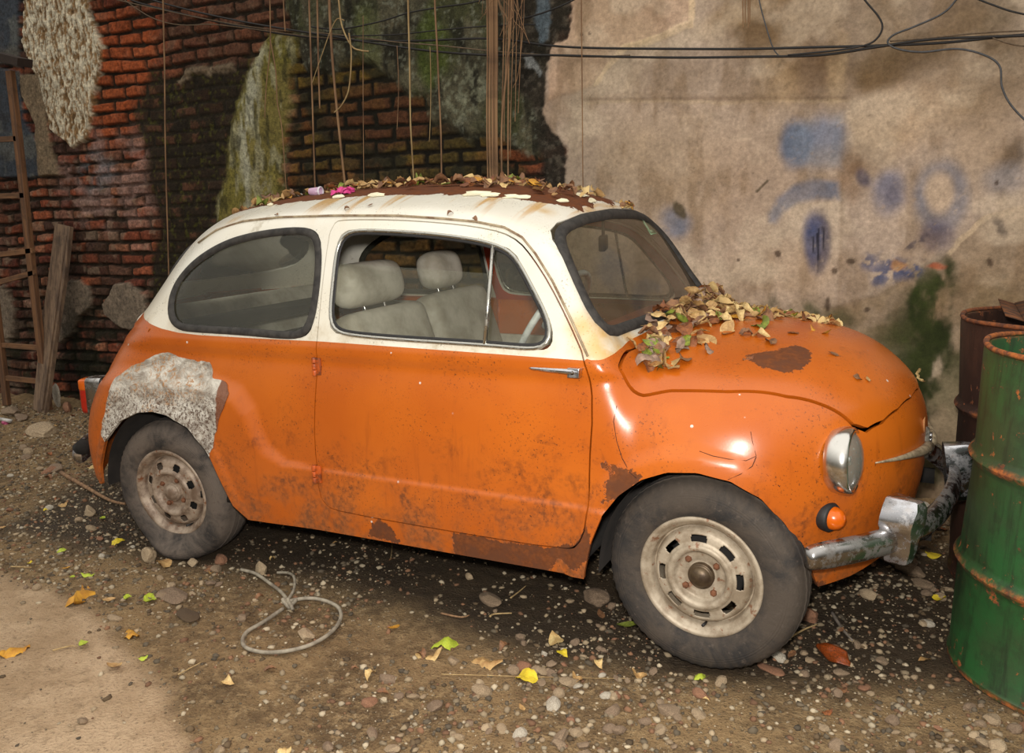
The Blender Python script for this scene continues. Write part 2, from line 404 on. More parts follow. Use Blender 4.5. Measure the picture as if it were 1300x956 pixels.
HOODR=[(2.061,.383),(2.10,.34),(2.135,.316),(2.178,.252),(2.22,.27),(2.230,.314),(2.221,.393),(2.177,.438),(2.114,.432)]
def rust_orange(P):
    x,y,z=P.T; near=y<0
    d=np.full(len(x),.3)
    for p in RUSTP: d=np.minimum(d,np.where(near&(z<.66),sdpoly(x,z,p),.3))
    d=np.minimum(d,np.where((z>.74)&near,sdpoly(x,-y,HOODR)*1.2,.3))
    d=np.minimum(d,np.where((z>.80)&near,np.hypot(x-1.79,y+.2)-.05,.3))
    return d
def rust_cream(P):
    x,y,z=P.T
    d=((np.abs(x-.70)/.84)**4+(np.abs(y)/.335)**4)**.25*.335-.335
    d=np.maximum(d,x-1.50); d=np.where(z>1.2,d,.3)
    return d
STAINL=[(1.71,-.56,.87,.07),(1.66,-.585,.93,.03),(1.44,-.36,1.26,.02),(1.73,-.42,.88,.03),(.24,-.45,1.27,.015)]
def stain(P):
    d=np.full(len(P),.3)
    for a,b,c,r in STAINL: d=np.minimum(d,np.linalg.norm(P-np.array([a,b,c]),axis=1)-r)
    return d
def panel(name,F,mats,parent,mfield=None,off=0.,flange=.012,thick_dir=None,nsm=True,custom=True):
    """F: faces over POOL -> object. mfield(x,y,z)->material index; flange: depth of the folded edge"""
    used=sorted({i for f in F for i in f}); mp={u:k for k,u in enumerate(used)}; P=np.array([POOL.V[i] for i in used])
    Nn=grad(*P.T); Nn/=np.linalg.norm(Nn,axis=1)[:,None]+1e-9
    if off: P=P+Nn*(off(P) if callable(off) else off) if not callable(off) else P+Nn*off(P)[:,None]
    FF=[tuple(mp[i] for i in f) for f in F]
    if mfield is not None:
        C=np.array([P[list(f)].mean(0) for f in FF]); mi=list(mfield(*C.T).astype(int))
    else: mi=[0]*len(FF)
    V=list(map(tuple,P)); NN=list(map(tuple,Nn))
    if flange:
        cnt={}
        for k,f in enumerate(FF):
            for a in range(len(f)):
                e=(f[a],f[(a+1)%len(f)]); key=(min(e),max(e)); cnt.setdefault(key,[]).append((e,k))
        bd=[v[0] for v in cnt.values() if len(v)==1]
        dup={}
        for (a,b),k in bd:
            for i in(a,b):
                if i not in dup:
                    n=Nn[i]; p=P[i]; d=-n*flange
                    j=len(V); V.append(tuple(p)); NN.append(None); V.append(tuple(p+d)); NN.append(None); dup[i]=(j,j+1)
            (a0,a1),(b0,b1)=dup[a],dup[b]; FF.append((b0,a0,a1,b1)); mi.append(mi[k])
            e=P[b]-P[a]; fn=np.cross(e,Nn[a]); fn/=np.linalg.norm(fn)+1e-9
            for j in(a0,a1,b0,b1): NN[j]=tuple(fn) if NN[j] is None else tuple(np.array(NN[j])+fn)
    attrs={'rust':np.zeros(len(V)),'stain':np.zeros(len(V))}; VA=np.array(V)
    mats=mats if isinstance(mats,(list,tuple)) else [mats]
    co=rust_orange(VA); cc=rust_cream(VA)
    attrs['rust']=np.where(VA[:,2]>1.15,cc,co); attrs['stain']=stain(VA)
    NV=np.array([n if n is not None else (0,0,1) for n in NN]); NV/=np.linalg.norm(NV,axis=1)[:,None]+1e-9
    me=mesh(name,V,FF,mats,True,mi,NV if custom else None,attrs)
    return link(name,me,parent)
def sub(F,fld,gap=.0):
    """split off the inside of a field, dropping a strip of half-width gap between"""
    if gap:
        A,R=split(F,lambda x,y,z:fld(x,y,z)+gap); _,B=split(R,lambda x,y,z:fld(x,y,z)-gap); return A,B
    return split(F,fld)
def rpoly(P,it=2):
    P=[np.array(p,float) for p in P]
    for _ in range(it):
        Q=[]
        for i in range(len(P)):
            a,b=P[i],P[(i+1)%len(P)]; Q+=[a*.75+b*.25,a*.25+b*.75]
        P=Q
    return [tuple(p) for p in P]
QWIN=rpoly([(.043,.965),(.040,1.022),(.091,1.084),(.171,1.135),(.294,1.185),(.427,1.210),(.559,1.221),(.646,1.220),(.700,1.195),(.722,1.104),(.728,.994),(.724,.900),(.700,.868),(.638,.860),(.406,.866),(.180,.866),(.110,.871),(.065,.905)],1)
DWIN=rpoly([(.775,1.034),(.770,1.160),(.790,1.205),(.852,1.213),(1.086,1.202),(1.249,1.185),(1.349,1.168),(1.425,1.142),(1.470,1.082),(1.530,1.001),(1.574,.935),(1.580,.880),(1.544,.866),(1.368,.871),(1.055,.873),(.884,.878),(.800,.888),(.780,.949)],1)
DOOR=rpoly([(.741,.96),(.752,.84),(.746,.727),(.738,.517),(.744,.40),(.762,.315),(.85,.303),(1.234,.300),(1.62,.303),(1.668,.325),(1.699,.396),(1.700,.546),(1.708,.719),(1.684,.848),(1.62,.948),(1.55,1.048),(1.487,1.122),(1.436,1.168),(1.375,1.195),(1.28,1.213),(1.16,1.226),(.99,1.238),(.80,1.242),(.738,1.236),(.735,1.10)],1)
HOODP=[(1.768,0),(1.765,.35),(1.757,.50),(1.762,.585),(1.80,.585),(1.898,.558),(2.053,.544),(2.197,.512),(2.279,.475),(2.325,.452),(2.355,.437),(2.385,.405),(2.42,.34),(2.451,.256),(2.48,.14),(2.495,0)]
HOODP=HOODP+[(x,-s) for x,s in HOODP[::-1][1:-1]]
WSP=[(0,.893),(.20,.894),(.38,.894),(.478,.893),(.540,.905),(.560,.945),(.535,1.061),(.509,1.137),(.486,1.172),(.450,1.198),(.392,1.219),(.245,1.240),(0,1.249)]
WSP=WSP+[(-s,z) for s,z in WSP[::-1][1:-1]]
RWP=rpoly([(-.36,1.0),(-.40,1.08),(-.33,1.17),(0,1.19),(.33,1.17),(.40,1.08),(.36,1.0),(0,.985)],2)
BIG=.5
def guard(c,v): return np.where(c,v,BIG)
f_ws=lambda x,y,z: guard((x>1.3)&(z>.84),sdpoly(y,z,WSP))
f_rw=lambda x,y,z: guard((x<.35)&(z>.84)&(np.abs(y)<.45),sdpoly(y,z,RWP))
f_q=lambda x,y,z: guard(np.abs(y)>.36,sdpoly(x,z,QWIN))
f_dw=lambda x,y,z: guard(np.abs(y)>.36,sdpoly(x,z,DWIN))
f_door=lambda x,y,z: guard(np.abs(y)>.36,sdpoly(x,z,DOOR))
HZX=[1.8,2.2,2.3,2.4,2.45,2.5]; HZY=[1,.95,.85,.65,.5,.38]
f_hood=lambda x,y,z: guard((z>.6)&(x>1.6),sdpoly(x,y,HOODP)/np.interp(x,HZX,HZY))
f_archf=lambda x,y,z: guard(np.abs(y)>.3,sdpoly(x,z,ARCHF))
f_archr=lambda x,y,z: guard(np.abs(y)>.3,sdpoly(x,z,ARCHR))
CLX=[-1,-.142,-.053,.042,.125,.224,.501,.755,1.25,1.68,1.705,1.735,1.76,3]; CLZ=[.912,.906,.888,.870,.860,.856,.856,.858,.853,.848,.868,.877,.885,.885]
def f_col(x,y,z):
    zz=np.interp(x,CLX,CLZ); zz=np.where((x>1.69),np.interp(np.abs(y),[0,.18,.40,.54,.62],[.888,.886,.876,.866,.850]),zz)
    zz=np.where(x<-.05,np.interp(np.abs(y),[0,.54,.62],[.925,.908,.885]),zz)
    return zz-z    # <0 : cream
PATCH=[(-.262,.46),(-.262,.50),(-.240,.549),(-.185,.684),(-.11,.728),(-.049,.750),(.009,.776),(.068,.789),(.12,.772),(.171,.765),(.273,.761),(.290,.74),(.292,.712),(.35,.705),(.385,.665),(.36,.61),(.335,.55),(.319,.510),(.306,.464),(.292,.43),(-.1,.3)]
f_patch=lambda x,y,z: np.where(y<-.3,sdpoly(x,z,PATCH)+ .010*(vn(x*45,z*45,1)-.5),BIG)

car=empty('car')
tag(car,'small old two-door orange car with a cream roof, dented and rusting, littered with dry leaves','car')
P0,Q0=surface_nets(-.78,2.62,-.744,.744,.12,1.42,.0120)
POOL=Pool(P0); Fm=[tuple(q) for q in Q0.tolist()]
_,Fm=split(Fm,lambda x,y,z:z-np.interp(x,[-.7,-.3,.44,1.67,2.25,2.36,2.45,2.6],[.26,.26,.222,.228,.235,.238,.262,.30]))
_,Fm=split(Fm,f_archf); _,Fm=split(Fm,f_archr)
WS,Fm=split(Fm,f_ws); RW,Fm=split(Fm,f_rw); QW,Fm=split(Fm,f_q)
DR,Fm=sub(Fm,f_door,.0022); DW,DR=split(DR,f_dw); HD,Fm=sub(Fm,f_hood,.0028)
PT,Fm=split(Fm,f_patch)
CRM,ORG=split(Fm,f_col)
shell=panel('body_shell',ORG,[ORANGE],car)
roof=panel('roof_and_pillars',CRM,[CREAM],car,flange=.010)
def pn(P): return .003+.005*(fbm(P[:,0]*40,P[:,2]*40,2)-.5)
patch=panel('wheel_arch_patch',PT,[FILLER],car,off=pn,flange=.012,custom=False); patch['label']='crumbling grey-white filler patch over the rear wheel arch'
bonnet=panel('bonnet',HD,[ORANGE],car,off=.005,flange=.018)
sides={}
for s,nm in((-1,'near'),(1,'far')):
    pk=lambda F:[f for f in F if POOL.V[f[0]][1]*s>0]
    c,o=split(pk(DR),f_col)
    d=panel('door',o,[ORANGE],car,off=.001,flange=.014); sides[s]=d
    panel('door_window_surround',c,[CREAM],d,off=.001,flange=.012)
    panel('inner_frame',c,[INNER],d,off=-.016,flange=0)
    # side glass : quarter window
    panel('quarter_window_glass',pk(QW),[SGLASS],car,off=-.004,flange=0)
    fr,back=split(pk(DW),lambda x,y,z:(1.358+.012*(1.17-z)/.3)-x)
    panel('quarterlight_glass',fr,[SGLASS],d,off=-.008,flange=0)
    drop=lambda x,y,z: z-(1.108-.030*(x-.77)/.6) if s<0 else z-1.25
    low,_=split(back,drop); panel('door_glass',low,[SGLASS],d,off=-.012,flange=0)
wsg=panel('windscreen_glass',WS,[WGLASS],car,off=-.004,flange=0)
panel('rear_window_glass',RW,[SGLASS],car,off=-.004,flange=0)
# --- project points on the skin
def skin_y(x,z,s=-1,off=0.):
    lo,hi=.0,.8
    for _ in range(30):
        m=(lo+hi)/2; v=body(np.array([x]),np.array([m]),np.array([z]))[0]
        if v<0: lo=m
        else: hi=m
    p=np.array([x,s*lo,z]); g=grad(*[np.array([c]) for c in p])[0]; g/=np.linalg.norm(g); return p+g*off,g
def skin_z(x,y,off=0.):
    lo,hi=.3,1.45
    for _ in range(30):
        m=(lo+hi)/2; v=body(np.array([x]),np.array([y]),np.array([m]))[0]
        if v<0: lo=m
        else: hi=m
    p=np.array([x,y,lo]); g=grad(*[np.array([c]) for c in p])[0]; g/=np.linalg.norm(g); return p+g*off,g
def skin_x(y,z,off=0.,front=True):
    lo,hi=(1.2,2.7) if front else (.6,-.9)
    for _ in range(34):
        m=(lo+hi)/2; v=body(np.array([m]),np.array([y]),np.array([z]))[0]
        if v<0: lo=m
        else: hi=m
    p=np.array([lo,y,z]); g=grad(*[np.array([c]) for c in p])[0]; g/=np.linalg.norm(g); return p+g*off,g
def resample(P,n):
    P=np.array(P+[P[0]]); d=np.r_[0,np.cumsum(np.linalg.norm(np.diff(P,axis=0),axis=1))]; t=np.linspace(0,d[-1],n+1)[:-1]
    return [tuple(np.interp(k,d,P[:,i]) for i in range(P.shape[1])) for k in t]
def strip(name,pts,nrm,w,h,mat,parent,inner=None):
    """moulding of width 2w, height h along closed pts lying on the skin with normals"""
    g=G();n=len(pts);V=[];m=6
    for i in range(n):
        t=Vector(pts[(i+1)%n])-Vector(pts[(i-1)%n]); t.normalize(); nn=Vector(nrm[i]); b=t.cross(nn).normalized()
        for u,v in((-1,-.4),(-.85,.6),(-.35,1),(.35,1),(.85,.6),(1,-.4)): V.append(Vector(pts[i])+b*u*w+nn*v*h)
    F=[(i*m+k,i*m+k+1,((i+1)%n)*m+k+1,((i+1)%n)*m+k) for i in range(n) for k in range(m-1)]
    g.add(V,F); return g.build(name,mat,parent)
def outline(poly,fn,n=90,off=0.,inset=0.):
    if inset:
        c=np.mean(poly,axis=0); Q=[]
        m=len(poly)
        ar=sum(poly[i][0]*poly[(i+1)%m][1]-poly[(i+1)%m][0]*poly[i][1] for i in range(m)); sg=1 if ar>0 else -1
        for i in range(m):
            a=np.array(poly[i-1]);b=np.array(poly[(i+1)%m]); t=b-a; t/=np.linalg.norm(t)+1e-9
            Q.append(tuple(np.array(poly[i])+inset*sg*np.array([-t[1],t[0]])))
        poly=Q
    P=resample(list(poly),n); R=[fn(*p) for p in P]; A=np.array([r[0]+r[1]*off for r in R]); B=np.array([r[1] for r in R])
    for _ in range(3): A=(np.roll(A,1,0)+2*A+np.roll(A,-1,0))/4
    for _ in range(14): B=(np.roll(B,1,0)+2*B+np.roll(B,-1,0))/4
    B/=np.linalg.norm(B,axis=1)[:,None]; return list(A),list(B)
for s in(-1,1):
    d=sides[s]
    p,n=outline(QWIN,lambda x,z:skin_y(x,z,s),inset=.011); strip('quarter_window_seal',p,n,.0135,.008,RUBBER,car)
    p,n=outline(DWIN,lambda x,z:skin_y(x,z,s),inset=.004); strip('window_frame',p,n,.0065,.006,CHROMEF,d)
    p,n=outline(DWIN,lambda x,z:skin_y(x,z,s),inset=.013); strip('window_seal',p,n,.005,.002,BLACKRUB,d)
    g=G(); A,na=skin_y(1.352,1.158,s,.0); B,nb=skin_y(1.366,.876,s,.0); g.tube([A,(A+B)/2,B],.0065,8); g.build('quarterlight_pillar',CHROMEF,d)
p,n=outline(WSP,lambda y,z:skin_x(y,z),n=120,inset=.014); strip('windscreen_seal',p,n,.0185,.010,RUBBER,car)
p,n=outline(RWP,lambda y,z:skin_x(y,z,front=False),n=90,inset=.01); strip('rear_window_seal',p,n,.015,.008,RUBBER,car)
# roof gutter along the door top and down the pillar
for s in(-1,1):
    g=G(); pts=[]
    for x,z in((.10,1.168),(.195,1.213),(.33,1.242),(.50,1.253),(.75,1.254),(.99,1.249),(1.16,1.237),(1.28,1.225),(1.376,1.207),(1.442,1.178),(1.494,1.133),(1.558,1.058),(1.628,.955),(1.69,.86)):
        q,nn=skin_y(x,z,s,.004); pts.append(q)
    g.tube(pts,.0038,6); g.build('roof_gutter',simple('gutter_paint',(168,152,124),.6,scale=20,dark=(104,72,48)),car)
# ------------------------------------------------------------------ door furniture
d=sides[-1]
def basis(n,t=(1,0,0)):
    n=Vector(n).normalized(); t=Vector(t); t=(t-n*t.dot(n)).normalized(); return Matrix((t,n,n.cross(t))).transposed() # cols: along, out, up
h0,n0=skin_y(1.60,.820,-1,.0); h1,n1=skin_y(1.655,.815,-1,.0)
g=G(); R=basis(n0)
for (x,z,w,h,o) in ((1.658,.8155,.017,.013,.012),):
    q,nn=skin_y(x,z,-1,.010); g.box(q,(w,.012,h),basis(nn))
L=[];rad=[]
for x,z,o,r in((1.518,.8195,.006,.0022),(1.53,.8195,.012,.0045),(1.58,.819,.017,.0060),(1.62,.8185,.019,.0072),(1.648,.818,.018,.0080),(1.67,.8175,.014,.0085)):
    q,nn=skin_y(x,z,-1,o); L.append(q); rad.append(r)
g.tube(L,rad,10); g.build('door_handle',CHROME,d,bevel=.002)
g=G(); q,nn=skin_y(1.656,.816,-1,.022); g.lathe([(0,-.002),(.006,-.002),(.006,.003),(.0045,.004),(0,.003)],12,'y',q); g.build('lock_cylinder',HUB,d)
for x,z in((.741,.775),(.742,.425)):
    g=G(); q,nn=skin_y(x,z,-1,.008)
    for k in range(3): g.tube([(q[0],q[1],q[2]-.030+k*.021),(q[0],q[1],q[2]-.012+k*.021)],.0085,10)
    g.box((q[0]+.012,q[1]+.004,q[2]),(.012,.004,.028)); g.build('hinge',simple('hinge_paint',(190,84,24),.5,scale=40,dark=(92,50,28)),d,bevel=.001)
# creases and cracks in the front wing filler
CRK=simple('crack_grime',(70,34,16),.9)
def crack(pts,w=.0011):
    g=G(); P=[]
    for px,py in pts: 
        P.append(hitpx(px,py))
    g.tube([p+n*.0004 for p,n in P],w,5,flat=1); g.build('paint_crack',CRK,shell)
def hitpx(px,py):
    d=ray(px,py); d=d/np.linalg.norm(d); ts=np.linspace(1.2,5,2500); p=CAM+ts[:,None]*d; f=body(*p.T); i=np.argmax(f<0)
    if f.min()>0: i=np.argmin(f)
    g_=grad(*[np.array([c]) for c in p[i]])[0]; return p[i],g_/np.linalg.norm(g_)
for c in ([(888,573),(905,579),(925,583),(947,585),(960,579),(955,560),(953,548)],[(924,609),(940,602),(955,592),(960,580)],[(783,515),(779,535),(783,560),(790,582),(800,600),(808,607)],[(960,590),(975,604),(990,618)]): crack(c)
# ------------------------------------------------------------------ lamps, badge, bumpers
def aim(nrm):
    n=Vector(nrm).normalized(); return n.to_track_quat('Z','Y').to_matrix()
def placed(gm,org,R):
    gm.V=[tuple(R@Vector(v)+Vector(org)) for v in gm.V]; return gm
for s in(-1,1):
    c,nn=skin_x(s*.474,.592,-.004); R=aim((1,s*.13,.04))
    g=placed(G().lathe([(.080,-.04),(.0875,-.03),(.090,.002),(.088,.014),(.083,.021),(.078,.021),(.075,.016),(.074,.0)],56),c,R); hl=g.build('headlamp',CHROMEC,car)
    g=placed(G().lathe([(0,-.03),(.03,-.025),(.06,-.008),(.073,.012)],40),c,R); g.build('reflector',CHROME,hl)
    g=G(); 
    g=placed(g.lathe([(.0755,.015),(.06,.027),(.04,.034),(.02,.037),(.0,.038)],40),c,R); g.build('lens',LENSG,hl)
    g=placed(G().lathe([(0,.010),(.012,.010),(.012,-.02)],16),c,R); g.build('bulb_shield',CHROME,hl)
    c,nn=skin_x(s*.515,.447,-.006); R=aim((.9,s*.42,.0)); g=placed(G().lathe([(.036,-.02),(.039,0),(.039,.014),(.035,.020),(.030,.020)],32),c,R); tl=g.build('turn_signal',BLACKRUB,car)
    g=placed(G().lathe([(.031,.014),(.030,.026),(.024,.040),(.013,.049),(0,.052)],28),c,R); g.build('amber_lens',AMBER,tl)
    # tail lamp
    tx=-.40;c,nn=skin_x(s*.565,.575,.0,front=False)
    R=aim((-1,s*.25,0)); X=Vector((0,0,1))
    def rr(w,h,z,r=.018):
        return [(math.copysign(w-r,cx)+r*math.cos(a),math.copysign(h-r,cy)+r*math.sin(a),z) for cx,cy,a0 in((1,1,0),(-1,1,90),(-1,-1,180),(1,-1,270)) for a in [math.radians(a0+k*22.5) for k in range(5)]]
    def loft(rings):
        g=G();n=len(rings[0]);V=[v for r in rings for v in r];F=[(i*n+k,i*n+(k+1)%n,(i+1)*n+(k+1)%n,(i+1)*n+k) for i in range(len(rings)-1) for k in range(n)]+[tuple((len(rings)-1)*n+k for k in range(n))]
        return g.add(V,F)
    fr=placed(loft([rr(.042,.078,-.05),rr(.042,.078,.016),rr(.036,.072,.020)]),c,R).build('tail_lamp',CHROMED,car)
    gx=G(); 
    placed(loft([rr(.034,.070,.018),rr(.034,.070,.046),rr(.026,.060,.056)]),c,R).build('red_lens',REDL,fr)
    # amber upper third lies over the red one
    def sh(r,dz): return [(x*1.02,y,z) for x,y,z in r]
    q=[(x*1.03,(y*.34)+.047,z+.0012) for x,y,z in rr(.034,.070,.0)]
    up=[[(x,y,z+zz) for x,y,z in q] for zz in(.018,.047)]+[[(x*.8,.046+(y-.046)*.85,.0575) for x,y,z in q]]
    ax=R@Vector((0,1,0)); sgn=1 if ax.z>0 else -1; ax2=R@Vector((1,0,0))
    g=loft(up)
    if abs(ax.z)>abs(ax2.z): g.V=[(x,y*sgn,z) for x,y,z in g.V]
    placed(g,c,R).build('amber_lens',AMBER,fr)
# badge with whiskers on the nose
c,nn=skin_x(-.06,.548,-.006); g=G(); 
V=[];n=28
for k in range(n):
    a=2*PI*k/n
    V.append((.0,-.06+.034*math.cos(a)*(1+.15*math.cos(2*a)),.052*math.sin(a)))
for k in range(n):
    a=2*PI*k/n; V.append((.017,-.06+.028*math.cos(a)*(1+.15*math.cos(2*a)),.045*math.sin(a)))
g.add([(c[0]+v[0]-.004,v[1],c[2]+v[2]) for v in V],[(k,(k+1)%n,n+(k+1)%n,n+k) for k in range(n)]+[tuple(n+k for k in range(n))])
badge=g.build('nose_badge',simple('badge_metal',(186,180,168),.45,.6,scale=60,dark=(110,100,86)),car)
g=G()
for k in range(5): g.box((c[0]+.017,-.06,c[2]+.026-k*.013),(.004,.018,.0026))
g.build('badge_bar',CHROME,badge)
WH=simple('whisker_metal',(190,172,142),.5,.4,scale=50,dark=(130,112,90))
for s in(-1,1):
    P=[];r=[]
    for t in np.linspace(0,1,9):
        y=-.06+s*(.03+.305*t); q,nn=skin_x(y,.545+.026*t,.004+.006*(1-t)); P.append(q); r.append(.0150*(1-t)+.0020)
    g=G().tube(P,r,8); g.build('nose_whisker',WH,car)
g=G(); c2,nn=skin_x(-.105,.612,.0015); 
P=[(0.0,.010*math.cos(a),.026*math.sin(a)) for a in np.linspace(0,2*PI,16)[:-1]]
g.add([tuple(Vector((c2[0]+.002,c2[1],c2[2]))+Vector(v)) for v in P]+[tuple(c2-nn*.01)],[tuple(range(15))]+[(k,(k+1)%15,15) for k in range(15)]); g.build('paint_scar',simple('scar_tan',(176,120,70),.8,scale=60),car)
# front bumper: bar sweeping round the nose, pushed up at the far side
def barx(y): return 2.602-.36*min(abs(y)/.665,1.1)**2.1
def barz(y): return .374+.055*sstep(-.42,.10,np.array(y))
def bar(ys,xf,zf,name,mat,parent,h=.034,out=.020,sgn=1):
    g=G();V=[];pr=[(-.012,-h),(.004,-h*1.02),(.016,-h*.75),(.021,-h*.3),(.021,h*.3),(.016,h*.75),(.004,h*1.02),(-.012,h)]
    n=len(ys)
    for i,y in enumerate(ys):
        a=ys[max(i-1,0)];b=ys[min(i+1,n-1)]; t=Vector((xf(b)-xf(a),b-a,0)).normalized(); o=Vector((t.y,-t.x,0))*(1 if sgn>0 else -1)
        e=min(1,.70+ .3*min(i,n-1-i)/1.5) 
        for u,v in pr: V.append(Vector((xf(y),y,float(zf(y))+v*e))+o*u)
    m=len(pr); F=[(i*m+k,i*m+k+1,(i+1)*m+k+1,(i+1)*m+k) for i in range(n-1) for k in range(m-1)]+[tuple(range(m)),tuple((n-1)*m+k for k in range(m))[::-1]]
    return g.add(V,F).build(name,mat,parent)
bump=bar([-.635]+list(np.linspace(-.625,.50,40))+[.51],barx,barz,'front_bumper',CHROMED,car)
def overrider(y,z,mat,parent,xf=barx,sx=1,tilt=0,x=None,yaw=0):
    prof=[(-.092,.014,.014),(-.086,.018,.026),(-.05,.022,.036),(-.015,.026,.040),(.005,.036,.043),(.020,.041,.046),(.040,.038,.050),(.068,.029,.055),(.086,.020,.050),(.090,.014,.040)]
    V=[];n=14
    for h,w,dp in prof:
        for k in range(n):
            a=PI*k/(n-1); cx=math.cos(a); sy=min(1,math.sin(a)*1.5) if 0<k<n-1 else 0
            V.append((-.03+ (dp+.03)*sy, w*cx*(1.45-.35*sy), h))
    F=[(i*n+k,i*n+k+1,(i+1)*n+k+1,(i+1)*n+k) for i in range(len(prof)-1) for k in range(n-1)]+[tuple(range(n))[::-1],tuple((len(prof)-1)*n+k for k in range(n))]
    F+=[(i*n,(i+1)*n,(i+1)*n+n-1,i*n+n-1) for i in range(len(prof)-1)]
    e=1e-3; ang=math.atan2(-(xf(y+e)-xf(y-e)),2*e)  # bar tangent
    R=Matrix.Rotation((ang if x is None else 0)+yaw,3,'Z')@Matrix.Rotation(tilt,3,'Y')
    x0=(xf(y) if x is None else x)
    V=[R@Vector((v[0]*sx,v[1],v[2]))+Vector((x0+.012*sx,y,z)) for v in V]
    return G().add(V,F).build('overrider',mat,parent,auto=38)
overrider(-.415,.402,CHROME,bump,yaw=.1)
overrider(.085,.425,CHROME,bump,tilt=-.10)
# torn strip hanging from the far overrider
g=G(); 
A=on_y(1202,622,.05); B=on_y(1178,660,-.10); C_=on_y(1153,711,-.22)
w=.030; V=[];
for p,ww in((A,.010),((A+B)/2+np.array([.01,0,-.005]),.024),(B,.022),((B+C_)/2,.014),(C_,.004)):
    V+= [tuple(p+np.array([.0,ww*.5,ww])),tuple(p+np.array([.006,0,0])),tuple(p+np.array([0,-ww*.5,-ww]))]
F=[(i*3+k,i*3+k+1,i*3+4+k,i*3+3+k) for i in range(4) for k in(0,1)]
o=g.add(V,F).build('torn_chrome_strip',CHROMED,bump); m=o.modifiers.new('s','SOLIDIFY'); m.thickness=.002
for y in(-.26,.26): G().box((barx(y)-.06,y,.35),(.06,.016,.022)).build('bumper_bracket',DARKM,bump)
# rear bumper with overriders, seen end on
rx=lambda y: -.775+.30*min(abs(y)/.665,1.1)**2.3
rb=bar([-.60]+list(np.linspace(-.585,.585,30))+[.60],rx,lambda y:.33,'rear_bumper',CHROME,car,sgn=-1,h=.045)
for y in(-.25,.25): overrider(y,.35,CHROMED,rb,xf=rx,sx=-1)
e=on_y(106,570,-.575)
G().tube([(-.50,-.575,.35),(-.53,-.585,.36),(-.56,-.59,.35)],[.02,.035,.02],8).build('bumper_bracket',DARKM,rb)
